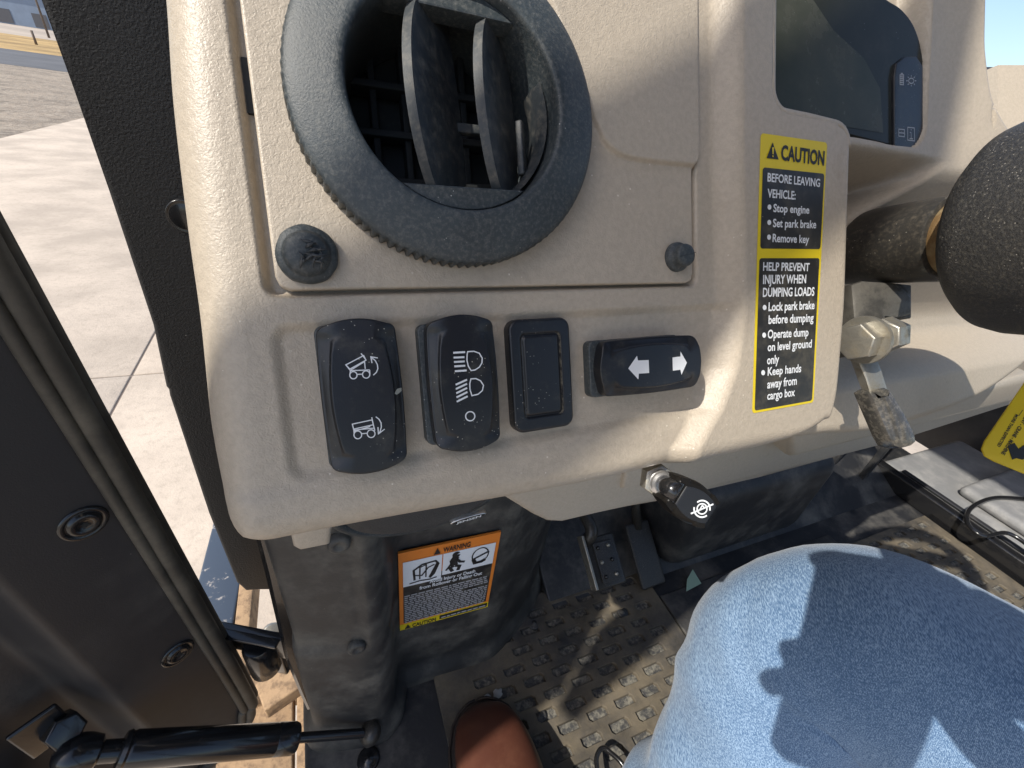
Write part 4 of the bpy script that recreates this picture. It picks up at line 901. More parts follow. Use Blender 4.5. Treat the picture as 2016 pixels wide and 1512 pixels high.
# turn switch (horizontal rocker)
cT = [U(*p, 10) for p in ((1196, 676), (1356, 656), (1372, 762), (1202, 784))]; ct_ = sum(cT, Vector((0, 0))) / 4
o4, h4, tw4 = rocker(ct_.x, ct_.y, 10.6, 20.8, 8.6, 13.5, 1.4, 'black horizontal rocker switch with two white turn arrows', (.0, .0, 3.2, -1.0), 0.0, True)
hf4 = lambda u, v: h4(v - ct_.y, u - ct_.x)
Z8 = lambda x, y: scale_zoom(x, y, 980, 600, 4.8)
for arrow in ([(1258, 604), (1332, 482), (1340, 527), (1432, 522), (1436, 645), (1348, 652), (1344, 708)], [(1763, 545), (1706, 440), (1706, 488), (1637, 497), (1640, 622), (1706, 612), (1716, 660)]):
    P_ = [U(*Z8(*p), 11.2) for p in arrow]; tri = [[0, 1, 2], [0, 2, 5], [0, 5, 6], [2, 3, 4], [2, 4, 5]]
    sub = []; VV_ = []
    for t_ in tri:
        a, b2, c = (P_[i] for i in t_); k0 = len(VV_); nsub = 6; idx = {}
        for i in range(nsub + 1):
            for j in range(nsub + 1 - i):
                q = a + (b2 - a) * (i / nsub) + (c - a) * (j / nsub); idx[(i, j)] = len(VV_); VV_.append(D3(q.x, q.y, hf4(q.x, q.y) + .14))
        for i in range(nsub):
            for j in range(nsub - i):
                sub.append([idx[(i, j)], idx[(i + 1, j)], idx[(i, j + 1)]])
                if i + j < nsub - 1: sub.append([idx[(i + 1, j)], idx[(i + 1, j + 1)], idx[(i, j + 1)]])
    obj('arrow', VV_, sub, PRINT, o4, False)

# caution decal
PLW = 7.5
cl = [Vector(duv(*p, PLW)) for p in ((1497, 262), (1628, 281), (1601, 792), (1480, 814))]
def lab(s, t): a = cl[0].lerp(cl[1], s); b2 = cl[3].lerp(cl[2], s); return a.lerp(b2, t)
LW = (cl[1] - cl[0]).length; LH = (cl[3] - cl[0]).length
def lplace(lift): return lambda s, t: (lambda p: D3(p.x, p.y, h_dash(p.x, p.y) + lift))(lab(s, t))
def lgrid(s0, s1, t0, t1, lift, r, nu=30, nv=60):
    rr = r; out = rrect(s0 * LW + 0, s1 * LW, t0 * LH, t1 * LH, rr, 5); c = Vector(((s0 + s1) / 2 * LW, (t0 + t1) / 2 * LH))
    pf = lplace(lift); V = [pf(c.x / LW, c.y / LH)]; n_ = len(out); F = []
    rings = 26
    for k in range(1, rings + 1):
        for p in out: q = c.lerp(Vector(p), k / rings); V.append(pf(q.x / LW, q.y / LH))
    for i in range(n_): F.append([0, 1 + i, 1 + (i + 1) % n_])
    for k in range(rings - 1):
        a = 1 + k * n_
        for i in range(n_): F.append([a + i, a + n_ + i, a + n_ + (i + 1) % n_, a + (i + 1) % n_])
    return V, F
cdl = obj('caution_decal', *lgrid(0, 1, 0, 1, .18, 1.8), YEL, da, False); tag(cdl, 'tall yellow caution decal with two black text boxes')
Z6 = lambda x, y: (1400 + x / 2.519, 240 + y / 2.52)
def inv_lab(px, py):
    p = Vector(duv(px, py, PLW)); s, t = .5, .5
    for _ in range(12):
        q = lab(s, t); e = p - q; ds = lab(s + .01, t) - q; dt = lab(s, t + .01) - q; det = ds.x * dt.y - ds.y * dt.x
        s += .01 * (e.x * dt.y - e.y * dt.x) / det; t += .01 * (ds.x * e.y - ds.y * e.x) / det
    return s, t
def lbox(pts):
    q = [inv_lab(*Z6(*p)) for p in pts]; s0 = sum(x[0] for x in q[::3]) / 2; s1 = (q[1][0] + q[2][0]) / 2; t0 = (q[0][1] + q[1][1]) / 2; t1 = (q[2][1] + q[3][1]) / 2; return s0, s1, t0, t1
b1 = lbox([(254, 222), (557, 262), (540, 632), (240, 628)]); b2_ = lbox([(236, 675), (532, 678), (500, 1385), (214, 1428)])
obj('text_box', *lgrid(*b1, .30, 1.4), BLKDECAL, cdl, False); obj('text_box', *lgrid(*b2_, .30, 1.4), BLKDECAL, cdl, False)
def ltext(txt, x0, ybase, x1, ybase1, ytop, m=PRINT, bold=.022):
    s0, t0 = inv_lab(*Z6(x0, ybase)); s1, t1 = inv_lab(*Z6(x1, ybase1)); _, tt = inv_lab(*Z6(x0, ytop)); cap = t0 - tt; pf = lplace(.42)
    V, F, w = text2d(txt, bold); k = (s1 - s0) / w
    return obj('lettering', [pf(s0 + x * k, t0 + (t1 - t0) * (x / w) - y * cap) for x, y in V], F, m, cdl, False)
ltext('CAUTION', 342, 188, 556, 216, 116, BLKINK, .035)
pf = lplace(.42)
def ltri(pts, m, lift=.42):
    pf_ = lplace(lift); return [pf_(*inv_lab(*Z6(*p))) for p in pts], [list(range(len(pts)))]
at = obj('alert_triangle', *ltri([(271, 181), (331, 188), (301, 103)], BLKINK), BLKINK, cdl, False)
obj('exclamation_mark', *merge(ltri([(297, 128), (306, 129), (304, 163), (299, 162)], YEL, .55), ltri([(298, 168), (304, 169), (304, 177), (298, 176)], YEL, .55)), YEL, cdl, False)
for txt, x0, yb, x1, yb1, yt in (('BEFORE LEAVING', 275, 296, 535, 324, 254), ('VEHICLE:', 275, 375, 414, 386, 333), ('Stop engine', 304, 447, 482, 456, 408), ('Set park brake', 302, 522, 516, 528, 482), ('Remove key', 300, 596, 481, 602, 556),
                                ('HELP PREVENT', 253, 738, 483, 740, 697), ('INJURY WHEN', 253, 804, 466, 800, 760), ('DUMPING LOADS', 252, 868, 507, 862, 824), ('Lock park brake', 280, 938, 508, 928, 896), ('before dumping', 280, 1002, 503, 990, 960), ('Operate dump', 276, 1074, 478, 1062, 1032), ('on level ground', 276, 1137, 494, 1118, 1096), ('only', 273, 1202, 332, 1196, 1160), ('Keep hands', 276, 1258, 442, 1240, 1218), ('away from', 274, 1322, 420, 1302, 1280), ('cargo box', 274, 1378, 411, 1358, 1338)):
    ltext(txt, x0, yb, x1, yb1, yt)
for (x, y) in ((285, 424), (284, 500), (283, 573), (261, 921), (259, 1058), (254, 1244)):
    obj('bullet', *ltri([(x + 9.5 * math.cos(a), y + 13 * math.sin(a)) for a in [2 * math.pi * k / 18 for k in range(18)]], PRINT), PRINT, cdl, False)

# display unit in its opening
DWZ = -9.0
dq = [Vector(duv(*p, DWZ)) for p in ((1484, -140), (1488, 100), (1489, 190), (1496, 220), (1520, 236), (1640, 256), (1828, 291), (1822, 200), (1815, 110), (1800, 55), (1775, 20), (1745, 0), (1715, -25), (1650, -140))]
dq = spline(dq, 6, True)
V, F = polar_sheet(dq, lambda u, v: DWZ, 4, [(0.6, -1.0), (0.6, -9)])
dsp = obj('display', V, F, GLASS, da, 'auto'); tag(dsp, 'dark dusty digital display with icon strip')
sc = [Vector(duv(*p, DWZ)) for p in ((1520, -60), (1518, 30), (1520, 226), (1738, 262), (1732, 175), (1700, 115), (1640, 60), (1560, -60))]
obj('screen', [D3(p.x, p.y, DWZ + .2) for p in sc], [list(range(len(sc)))], LCD, dsp, False)
bs_ = [Vector(duv(*p, DWZ + 2)) for p in ((1764, 285), (1764, 150), (1768, 125), (1785, 112), (1806, 112), (1818, 130), (1818, 294))]
V, F = polar_sheet(bs_, lambda u, v: DWZ + 1.6, 3, round_profile(.6, 2.2))
bst = obj('button_strip', V, F, SWBLK, dsp, 'auto')
Z3 = lambda x, y: (1080 + x / 2.1538, 0 + y / 2.1538)
ic = lambda pts: [Vector(duv(*Z3(*p), DWZ + 1.6)) for p in pts]
hc = lambda u, v: DWZ + 1.6
ics = [(ic(arcz(1537, 343, 11)), True)] + [(ic([(1537 + 15 * math.cos(a), 343 + 17 * math.sin(a)), (1537 + 21 * math.cos(a), 343 + 24 * math.sin(a))]), False) for a in [math.pi / 4 * k for k in range(8)]]
ics += [(ic([(1489, 318), (1505, 318), (1504, 360), (1489, 358)]), True)] + [(ic([(1490, y), (1504, y + 1)]), False) for y in (326, 334, 342, 350)] + [(ic([(1493, 312), (1501, 312)]), False)]
ics += [(ic([(1522, 540), (1550, 543), (1551, 598), (1522, 594)]), True), (ic([(1536, 562), (1537, 588)]), False), (ic([(1530, 588), (1544, 589)]), False), (ic([(1531, 562), (1537, 562)]), False), (ic([(1536, 548), (1537, 553)]), False), (ic([(1484, 548), (1508, 550), (1508, 580), (1484, 577)]), True), (ic([(1484, 563), (1508, 565)]), False)]
for nm_, sl_ in (('brightness_icon', slice(0, 9)), ('battery_icon', slice(9, 15)), ('info_icon', slice(15, 20)), ('menu_icon', slice(20, 22))): printed(bst, ics[sl_], hc, 0.55, nm_, GREYINK, .1)

DI0 = DASH.inverted()
# steering column cowl (right part of the dashboard)
CW0 = -6.0
ct_l = [Vector(duv(*p, CW0)) for p in ((1560, -170), (1570, 250), (1560, 800), (1590, 842))]
ct_b = [Vector(duv(*p, -40)) for p in ((1590, 842), (1640, 836), (1700, 834), (1760, 826), (1850, 800), (1940, 762), (2020, 706), (2070, 660))]
ct_r = [Vector(duv(*p, w_)) for *p, w_ in ((1984, -170, 8), (1976, 0, 8), (1974, 100, 8), (1976, 220, 6), (2000, 330, 0), (2050, 480, -20), (2070, 660, -40))]
for c in (ct_l, ct_r): pass
ct_l[-1] = ct_b[0]; ct_r[-1] = ct_b[-1]
ct_t = [ct_l[0].lerp(ct_r[0], k / 10) for k in range(11)]
ledge = [Vector(duv(*p, CW0)) for p in ((1640, 280), (1830, 312), (1905, 318))]
seam_u = duv(1920, 220, CW0)[0]
lv0 = sum(p.y for p in ledge) / 3
poc = [Vector(duv(*p, CW0)) for p in ((1815, 318), (1705, 440))]
dop = dict(u0=170, u1=duv(1824, 200, CW0)[0], v1=duv(1700, 268, CW0)[1])
def h_cowl(u, v):
    h = CW0 + 14 * ss(dop['u1'], dop['u1'] + 95, u) * (1 - ss(lv0 - 10, lv0 + 40, v))
    d_ = sdrr(u, v, 150, dop['u1'], -330, dop['v1'], 16)
    h -= 16 * (1 - ss(-2.0, 1.5, d_)) if d_ < 1.5 else 0
    # pocket under the ledge, fading to the right where the shroud swells
    t = (u - poc[1].x) / (poc[0].x - poc[1].x); edge_u = poc[1].x + (poc[0].x - poc[1].x) * ((v - poc[1].y) / (poc[0].y - poc[1].y))
    pk = ss(lv0 - 1, lv0 + 14, v) * (1 - ss(-8, 26, u - edge_u))
    h -= 46 * pk * (1 - ss(-55, -10, v))
    h -= 30 * ss(lv0 + 4, lv0 + 40, v) * ss(-4, 30, u - edge_u) * (1 - ss(0, 40, v)) 
    h -= 34 * ss(-60, -5, v)
    h -= 1.2 * (1 - ss(0.2, 1.1, abs(u - seam_u))) * (1 - ss(lv0 - 25, lv0 - 15, v))
    if u < 250: h = h - 20 * (1 - ss(215, 245, u)) * ss(-100, -90, v)
    return h
V, F = coons(ct_t, spline(ct_b, 5), spline(ct_l, 5), spline(ct_r, 5), 200, 220, h_cowl, lambda u, v: 7.0, 60)
obj('column_cowl', V, F, TAN2, da)
dt = [DI0 @ cw(*p) for p in ((1965, 128, .44), (2080, 128, .44), (2080, 430, .44), (1965, 430, .44))]
obj('dash_end', *(lambda a: (a + [p + Vector((0, 0, -.03)) for p in a], [[0, 1, 2, 3], [0, 1, 5, 4], [1, 2, 6, 5], [2, 3, 7, 6], [3, 0, 4, 7]]))(dt), TAN2, da, False)
# tan trim below the dashboard, parallel to it and set back
YT = 0.175
tp = [ony(px, py, YT) for px, py in ((996, 985), (1050, 1018), (1078, 1031), (1105, 1032), (1300, 985), (1500, 938), (1760, 873), (2030, 786))]
top = [ony(px, py, YT) for px, py in ((2030, 660), (1400, 800), (1000, 880))]
def trim(pts, y0, y1, b2): 
    V, F = prism([(p.x, p.z) for p in pts], 0, y1 - y0, b2, 3); return [Vector((v.x, y1 - v.z, v.y)) for v in V], F
DI = DASH.inverted()
o = obj('under_trim', *xf(trim(tp + top, YT, YT + 0.05, 0.006), DI), TAN2, da, 'auto')
sw_ = [ony(px, py, YT - 0.001) for px, py in ((1130, 1012), (1150, 1005), (1165, 960), (1150, 950), (1138, 975))]
obj('trim_step', *xf(trim([ony(px, py, YT - .004) for px, py in ((1226, 965), (1320, 942), (1330, 900), (1232, 925))], YT - .004, YT + .02, 0.003), DI), TAN2, da, 'auto')
obj('lower_lip', *xf(trim([ony(px, py, YT - .02) for px, py in ((1560, 905), (2040, 782), (2040, 740), (1820, 792), (1560, 855))], YT - .02, YT + .03, 0.008), DI), TAN2, da, 'auto')
obj('corner_tab', *xf(trim([ony(px, py, 0.16) for px, py in ((566, 1030), (577, 1080), (590, 1087), (650, 1075), (658, 1010), (600, 990))], .16, .18, .003), DI), TAN2, da, 'auto')
obj('lower_support', *xf(box(-0.02, 0.26, 0.20, 0.24, ZC - 0.17, ZC - 0.02), DI), KICK, da, False)

tq = DW(0, -215, -4) - CAM
obj('dash_top', *xf(box(-0.035, 0.15, tq.y + 0.012, tq.y + 0.55, tq.z + ZC - 0.03, tq.z + ZC + 0.004, 0.012), DI), TAN2, da, 'auto')
# speaker under the dashboard
SPC = ony(838, 958, 0.195); SPM = frame(SPC, (0.02, -0.95, -0.28), (1, 0, 0.02))
spk = empty('speaker', 'round black speaker with oval silver badge tucked under the dashboard', 'speaker', SPM)
obj('grille', *lathe([(0, .016), (.02, .0155), (.04, .013), (.052, .008), (.056, .003)], 64), SPKR, spk)
obj('rim', *lathe([(.0555, .0025), (.057, .006), (.061, .006), (.064, .002), (.065, -.03)], 64), VENTBLK, spk)
bc = SPM.inverted() @ onplane(921, 1016, SPC + Vector((0, -.012, -.006)), Vector((0.02, -0.95, -0.28)).normalized())
BM = Matrix.Translation((bc.x, bc.y, 0.0125)) @ Matrix.Rotation(0.10, 4, 'Z')
bd = obj('badge', *xf(prism([(.0135 * math.cos(a), .0036 * math.sin(a)) for a in [2 * math.pi * k / 40 for k in range(40)]], 0, .003, .0006), BM), CHROME, spk, 'auto')
obj('badge_field', *xf(prism([(.0122 * math.cos(a), .0027 * math.sin(a)) for a in [2 * math.pi * k / 40 for k in range(40)]], .0028, .0032), BM), DARK, bd, 'auto')
tv, tf, tw_ = text2d('JENSEN', .03)
obj('lettering', *xf(([Vector((x * .0185 / tw_ - .00925, y * .0036 - .0018, .0034)) for x, y in tv], tf), BM), PRINT, bd, False)

# ================================================================== PARK BRAKE KNOB under the dash
pb = empty('park_brake_handle', 'black park brake handle with crossed P symbol below the dashboard edge', 'brake handle', Matrix.Translation((0, 0, ZC)))
k0 = cw(1296, 946, .205) - CAM; k1 = cw(1320, 962, .190) - CAM; k2 = cw(1415, 1020, .176) - CAM
ax0 = (k1 - k0).normalized()
obj('lock_nut', *xf(prism(hexagon(.0082, .3), -.004, .003, .0008), frame(k0, ax0)), STEEL, pb, 'auto')
obj('threaded_sleeve', *xf(lathe([(.006, .002), (.006, .005), (.0053, .0056), (.006, .0062), (.0053, .0072), (.0058, .008), (.0048, .009), (0, .009)], 22), frame(k0, ax0)), CHROME, pb, 'auto')
obj('stem', *tube([k0 + ax0 * .006, k1, k1.lerp(k2, .2)], [.0042, .0046, .005], 14), GLOSSBLK, pb)
hx = (k2 - k1).normalized(); HFM = frame(k1, (CAM * 0 - (k1 + k2) / 2).normalized() + Vector((.45, -.15, -.25)), hx); HLEN = (k2 - k1).length
ol = []
for k in range(25):
    t = k / 24; ol.append((HLEN * (-.04 + 1.04 * t), (.0052 + .0040 * math.sin(math.pi * min(1, t * .85 + .08)) ** 1.0)))
ol2 = ol + [(x, -y) for x, y in reversed(ol)]
V, F = prism(ol2, -.010, .003, .003, 4)
pbh = obj('grip', *xf((V, F), HFM), mat('knob_black', (.010, .009, .008), .38, spec=.15), pb, 'auto')
obj('grip_inlay', *xf(prism([(HLEN * (.18 + .7 * (x / HLEN)) if False else HLEN * .5 + (x - HLEN * .5) * .72 + HLEN * .06, y * .72) for x, y in ol2], .0029, .0034, .0003, 1), HFM), mat('grey_inlay', (.018, .02, .024), .4, spec=.2), pbh, 'auto')
cx_, cr_ = HLEN * .68, .0036
sy = [stroke(circle2(cx_ * 1000, 0, cr_ * 1000, 28, .35, math.pi - .35, False), .7, lambda u, v: 3.4, lambda u, v, w: Vector((u / 1000, v / 1000, w / 1000)), False, .25), stroke(circle2(cx_ * 1000, 0, cr_ * 1000, 28, math.pi + .35, 2 * math.pi - .35, False), .7, lambda u, v: 3.4, lambda u, v, w: Vector((u / 1000, v / 1000, w / 1000)), False, .25),
      stroke(circle2(cx_ * 1000, 0, cr_ * 620, 28), .6, lambda u, v: 3.4, lambda u, v, w: Vector((u / 1000, v / 1000, w / 1000)), True, .25), stroke([(cx_ * 1000 - 3.2, -4.4), (cx_ * 1000 + 3.2, 4.4)], .7, lambda u, v: 3.4, lambda u, v, w: Vector((u / 1000, v / 1000, w / 1000)), False, .3)]
obj('symbol', *xf(merge(*sy), HFM), PRINT, pbh, False)
tv, tf, tw_ = text2d('P', .03); obj('letter', *xf(([Vector((cx_ + x * .0022 - .0010, y * .0030 - .0015, .0037)) for x, y in tv], tf), HFM), PRINT, pbh, False)

# ================================================================== STEERING COLUMN
sc_ = empty('steering_column', 'worn black steering column tube with tilt lever and big hub', 'steering column', DASH)
CA, CB = D3(329, -62, -75), D3(312, -53, 16)
cdir = (CB - CA).normalized(); CL = (CB - CA).length; SCM = frame(CA, cdir, (1, 0, 0))
obj('tube', *xf(lathe([(.019, -.02), (.0232, -.02), (.0232, CL - .004), (.0226, CL - .001), (.0212, CL), (.0200, CL)], 64), SCM), TUBEBLK, sc_, 'auto')
obj('weld_ring', *xf(lathe([(.0200, CL - .0005), (.0206, CL + .003), (.019, CL + .006), (.0165, CL + .0065), (.012, CL + .005)], 64), SCM), RUST, sc_, 'auto')
obj('shaft', *xf(lathe([(0, CL), (.0135, CL), (.0135, CL + .03), (0, CL + .03)], 40), SCM), TUBEBLK, sc_, 'auto')
HC = D3(311, -52, 34); HM2 = frame(HC, cdir, (1, 0, 0))
obj('hub', *xf(lathe([(.013, .0), (.036, .0), (.044, .0015), (.0485, .006), (.0502, .013), (.0505, .03), (.052, .055), (.050, .075), (.03, .08), (0, .08)], 96), HM2), HUBBLK, sc_, 'auto')
# steering wheel rim and spokes, out toward the driver
obj('wheel_rim', *xf(tube([(.178 * math.cos(2 * math.pi * k / 72), .178 * math.sin(2 * math.pi * k / 72), .185) for k in range(73)], .0155, 16, False), HM2), HUBBLK, sc_)
for a in (20, 160, 270): obj('spoke', *xf(tube([(.04 * math.cos(math.radians(a)), .04 * math.sin(math.radians(a)), .06), (.172 * math.cos(math.radians(a)), .172 * math.sin(math.radians(a)), .180)], [.02, .013], 12), HM2), HUBBLK, sc_)
# tilt bracket, bolt and lever (placed in world from the tube they hang on)
def cl_(px, py, dep): return DI @ cw(px, py, dep)
VD = (DI.to_3x3() @ cam2w((0, 0, -1)))          # towards the camera plane
XR = (DI.to_3x3() @ cam2w((1, 0, 0)))
def slabpx(pts, dep, thick, b2=.0015):
    """plate facing the viewer's side built from outline pixels at one depth"""
    M_ = frame(cl_(pts[0][0], pts[0][1], dep), VD, XR); I = M_.inverted(); o2d = [(I @ cl_(px, py, dep)) for px, py in pts]
    return xf(prism([(p.x, p.y) for p in o2d], -thick, 0, b2, 2), M_)
obj('tilt_bracket', *slabpx([(1676, 560), (1700, 552), (1760, 556), (1780, 566), (1797, 585), (1797, 618), (1770, 626), (1745, 624), (1744, 640), (1752, 668), (1735, 690), (1700, 696), (1688, 670), (1682, 632)], .262, .010, .002), WORNST, sc_, 'auto')
obj('bracket_flange', *slabpx([(1762, 556), (1797, 560), (1797, 626), (1770, 628)], .270, .014, .002), WORNST, sc_, 'auto')
BX = cl_(1690, 672, .246); bax = (cl_(1782, 652, .264) - BX).normalized(); HBM = frame(BX, -bax, (0, 0, 1))
obj('pivot_bolt', *xf(merge(xf(prism(hexagon(.0108, .2), -.004, .0045, .0012), Matrix.Identity(4)), lathe([(.0, -.004), (.0135, -.004), (.0138, -.005), (.0138, -.0065), (0, -.0065)], 36), lathe([(0, -.006), (.0055, -.006), (.0055, -.040), (.004, -.042), (0, -.042)], 24)), HBM), STEEL, sc_, 'auto')
obj('pivot_nut', *xf(prism(hexagon(.0105, .5), -.033, -.022, .0015), HBM), STEEL, sc_, 'auto')
obj('spacer_block', *slabpx([(1652, 655), (1682, 648), (1684, 700), (1652, 706)], .266, .02, .0015), WORNST, sc_, 'auto')
obj('lever_bar', *slabpx([(1684, 690), (1722, 690), (1738, 730), (1752, 775), (1722, 790), (1704, 745)], .254, .006, .0015), STEEL, sc_, 'auto')
obj('lever_grip', *slabpx([(1713, 775), (1722, 768), (1752, 762), (1760, 766), (1788, 812), (1808, 850), (1812, 872), (1800, 882), (1775, 887), (1762, 882), (1752, 865)], .250, .012, .005), GRIP, sc_, 'auto')

# ================================================================== YELLOW TAG
yt = empty('yellow_tag', 'yellow plastic tag with black lettering hanging below the column', 'tag', Matrix.Translation((0, 0, ZC)))
TD = 0.30
tpx = [(2075, 655), (2016, 757), (1940, 868), (1934, 884), (1940, 898), (1958, 908), (2016, 932), (2090, 960)]
M_ = frame(cw(1980, 850, TD) - CAM, cam2w((-.15, -.25, -1)), cam2w((1, 0, 0))); I = M_.inverted(); Nn = cam2w((-.15, -.25, -1)).normalized()
def tgp(px, py): q = I @ (onplane(px, py, cw(1980, 850, TD), Nn) - CAM); return (q.x, q.y)
obj('plate', *xf(prism([tgp(*p) for p in tpx], -.0012, 0, .0003, 2), M_), mat('tag_yellow', (.78, .56, .02), .4), yt, 'auto')
def tagtext(txt, a, b2, cap, m=BLKINK):
    A_, B_ = Vector(tgp(*a)), Vector(tgp(*b2)); ex = (B_ - A_); L2 = ex.length; ex.normalize(); ey = Vector((-ex.y, ex.x)); V, F, w = text2d(txt, .03); k = L2 / w
    obj('lettering', *xf(([Vector((*(A_ + ex * (x * k) + ey * (y * cap)), .0003)) for x, y in V], F), M_), m, yt, False)
tagtext('MORE THAN EXPECTED', (1999, 815), (1962, 878), .0018); tagtext('— ', (2011, 806), (2003, 818), .0018); 
tagtext('EQUIPMENT - CRANE - MACHINE', (2030, 798), (1970, 893), .0022)
obj('large_letter', *xf(prism([tgp(*p) for p in ((1983, 878), (1996, 872), (2004, 884), (2040, 860), (2050, 885), (2012, 905), (2000, 902), (1992, 905))], .0002, .0005), M_), BLKINK, yt, False)

# ================================================================== DRIVER
pe = empty('person', 'driver in blue jeans and brown leather boots seated at the wheel', 'person', Matrix.Translation((0, 0, ZC)))
leg = [(0.56, -0.46, -0.40), (0.505, -0.33, -0.375), (0.455, -0.20, -0.35), (0.400, -0.075, -0.320), (0.345, 0.020, -0.302), (0.308, 0.052, -0.332), (0.280, 0.036, -0.382), (0.255, 0.012, -0.44), (0.225, -0.003, -0.49), (0.20, -0.015, -0.545)]
rads = [.104, .101, .096, .088, .078, .070, .066, .065, .067, .070]
lp = spline([Vector(p) for p in leg], 14); lr = [v.x for v in spline([Vector((r, 0, 0)) for r in rads], 14)]
V, F = tube(lp, lr, 120, False)
NV = 120
import mathutils
cent = [p for p in lp for _ in range(NV)]
VV2 = []
for i, p in enumerate(V):
    c = cent[i]; dv = (p - c); L2 = dv.length; dn_ = dv / L2; s = (i // NV) / len(lp)
    w1 = noise.noise(Vector((p.x * 9, p.y * 9, p.z * 13))) * .006
    w2 = (0.5 - abs(noise.noise(Vector((p.x * 16 + 3, p.y * 10, p.z * 24))))) * .005 * (0.4 + 1.0 * ss(.45, .75, s))
    fold = 0.0022 * math.sin(s * 70 + 3 * noise.noise(p * 11)) * ss(.52, .62, s) * (1 - ss(.8, .95, s)) * 0.8
    cr1 = -0.004 * math.exp(-((s - .47 - .035 * math.sin(3 * math.atan2(dn_.y, dn_.x))) / .010) ** 2) - 0.003 * math.exp(-((s - .555 - .03 * math.sin(2 * math.atan2(dn_.y, dn_.x) + 1)) / .009) ** 2)
    VV2.append(p + dn_ * (w1 + w2 + fold + cr1 * ss(-.2, .5, noise.noise(p * 7 + Vector((5, 2, 1))) + .2)))
obj('jeans', VV2, F, DENIM, pe)
# side seam of the jeans
# boot
toe = onz(948, 1402, FZ + .03) - CAM
q_ = onz(1010, 1680, FZ) - CAM; ankle = Vector((q_.x, q_.y, -0.52))
fd = Vector((ankle.x - toe.x, ankle.y - toe.y, 0)); fd.normalize(); fs = Vector((0, 0, 1)).cross(fd)
V = []; F = []; NB = 40
st_ = [(-.012, .004, .012, .010), (-.008, .022, .020, .018), (0, .034, .028, .030), (.02, .045, .036, .045), (.05, .051, .042, .055), (.09, .050, .050, .066), (.12, .045, .062, .085), (.15, .042, .078, .118), (.18, .042, .09, .15), (.21, .042, .09, .17), (.25, .040, .08, .15), (.27, .02, .05, .1)]
zb0 = FZ + 0.014
for (dx, hw, wtop, hgt) in st_:
    for k in range(NB):
        a = 2 * math.pi * k / NB; ca, sa_ = math.cos(a), math.sin(a)
        x = hw * (abs(ca) ** .8) * (1 if ca > 0 else -1); z = (sa_ * .5 + .5); z = hgt * (z ** (.85)); 
        x *= .86; V.append(Vector((toe.x, toe.y, 0)) + fd * dx + fs * x * (1 - .12 * max(0, z / hgt - .5)) + Vector((0, 0, zb0 + z)))
for i in range(len(st_) - 1):
    for k in range(NB): F.append([i * NB + k, i * NB + (k + 1) % NB, (i + 1) * NB + (k + 1) % NB, (i + 1) * NB + k])
F.append(list(range(NB))); F.append([(len(st_) - 1) * NB + k for k in range(NB)])
bo = obj('boot', V, F, LEATHER, pe); md = bo.modifiers.new('s', 'SUBSURF'); md.levels = 2; md.render_levels = 2
so = []
for (dx, hw) in ((-.017, .002), (-.016, .014), (-.010, .028), (0, .040), (.02, .050), (.05, .056), (.09, .055), (.13, .048), (.18, .045), (.24, .045), (.27, .03)): so.append((dx, hw * .86))
outl = [(d_, w) for d_, w in so] + [(d_, -w) for d_, w in reversed(so)]
BMt = Matrix(((fd.x, fs.x, 0, toe.x), (fd.y, fs.y, 0, toe.y), (0, 0, 1, FZ + 0.001), (0, 0, 0, 1)))
obj('boot_sole', *xf(prism(outl, 0, .017, .003, 2), BMt), SOLE, bo, 'auto')
wl_ = [BMt @ Vector((d_, w * .985, .0178)) for d_, w in so]; wl2 = [BMt @ Vector((d_, -w * .985, .0178)) for d_, w in so]
obj('welt', *merge(tube(wl_, .0016, 6), tube(wl2, .0016, 6)), SOLE, bo)

# black wire hook on the mat
hk = obj('wire_hook', *tube(spline([onz(*p, FZ + .03) for p in ((1178, 1530), (1174, 1496), (1180, 1478), (1190, 1473), (1200, 1480), (1222, 1500), (1240, 1530))], 8), .0026, 10), GLOSSBLK)
tag(hk, 'thin black wire hook on the mat between boot and jeans', 'hook')

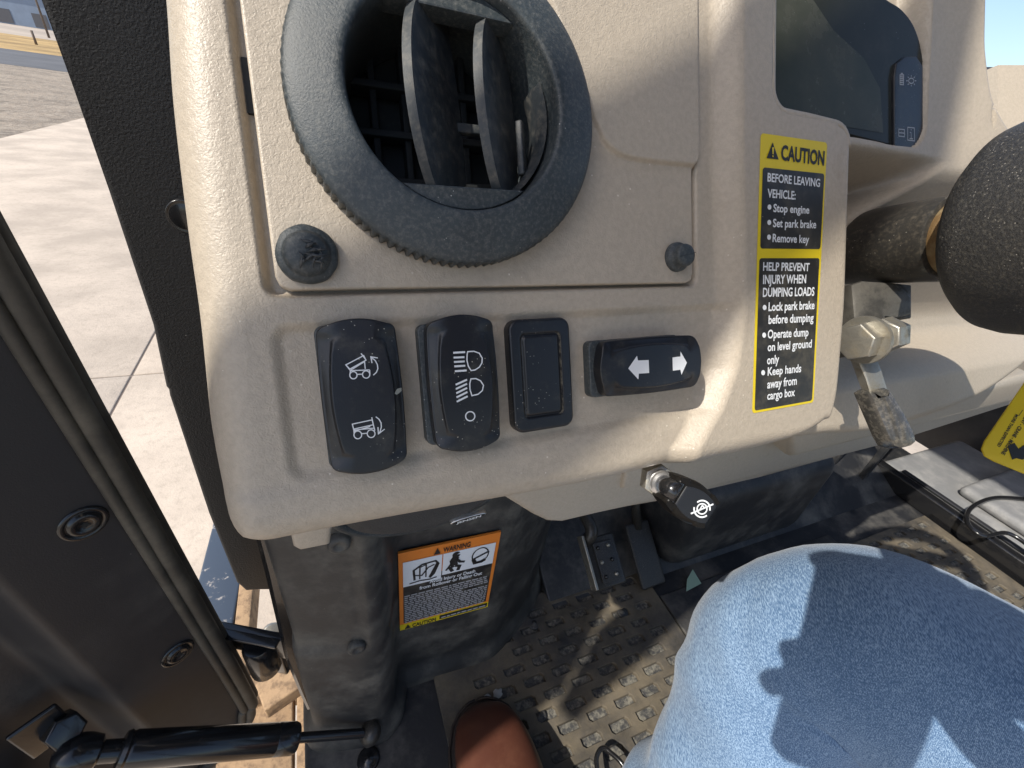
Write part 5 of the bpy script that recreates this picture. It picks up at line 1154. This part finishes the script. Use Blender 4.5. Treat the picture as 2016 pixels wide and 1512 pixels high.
# ================================================================== PHONE HAND of the driver, holding the camera phone
def ch(r, u, dep): return cam2w((r / 1000, -u / 1000, dep / 1000))
tl_ = math.radians(16); PH = Matrix.Translation(CAM) @ frame(ch(65.5, -4, -13), cam2w((0, 0, 1)), cam2w((math.cos(tl_), math.sin(tl_), 0)))
ph = empty('smartphone', 'dark smartphone held up in the hand of the driver', 'smartphone', PH)
obj('body', *prism(rrect(-.038, .038, -.074, .074, .010, 6), -.004, .004, .0015, 3), GLOSSBLK, ph, 'auto')
obj('camera_bump', *prism(rrect(-.036, -.006, -.072, -.036, .008, 6), .0041, .0056, .0006, 2), GLOSSBLK, ph, 'auto')
parts = []
for (u0, u1, x1) in ((46, 62, 40), (22, 30, 36), (0, -4, 16), (-22, -24, 3)):
    parts.append(tube(spline([ch(128, u0 + 4, -26), ch(112, u0 + 2, -5), ch(80, (u0 + u1) / 2, -3), ch(x1 + 22, u1, -3), ch(x1 + 7, u1, -7)], 6), [.0105] * 6 + [.0098] * 6 + [.009] * 6 + [.0083] * 6 + [.0074], 14))
parts.append(tube(spline([ch(128, -8, -40), ch(112, 22, -36), ch(94, 40, -28), ch(80, 50, -24)], 6), [.016] * 6 + [.012] * 6 + [.010] * 6 + [.008], 14))
parts.append(tube(spline([ch(120, 34, -26), ch(132, 18, -34), ch(150, 6, -52), ch(185, 4, -95), ch(250, 0, -160)], 6), [.030] * 4 + [.034] * 6 + [.032] * 6 + [.029] * 8 + [.034], 18))
SKIN = mat('skin', (.50, .28, .19), .5, bump=(500, .3, 'noise', .0004))
hd = obj('hand', *merge(*parts), SKIN, pe); md = hd.modifiers.new('r', 'REMESH'); md.mode = 'VOXEL'; md.voxel_size = .0028; md.use_smooth_shade = True
sm = hd.modifiers.new('sm', 'SMOOTH'); sm.iterations = 6
obj('sleeve', *tube(spline([ch(215, 2, -125), ch(280, -4, -200), ch(360, -10, -330), ch(420, 60, -520)], 8), [.044] * 8 + [.050] * 8 + [.060] * 9, 24), mat('grey_shirt', (.16, .17, .19), .9), pe)
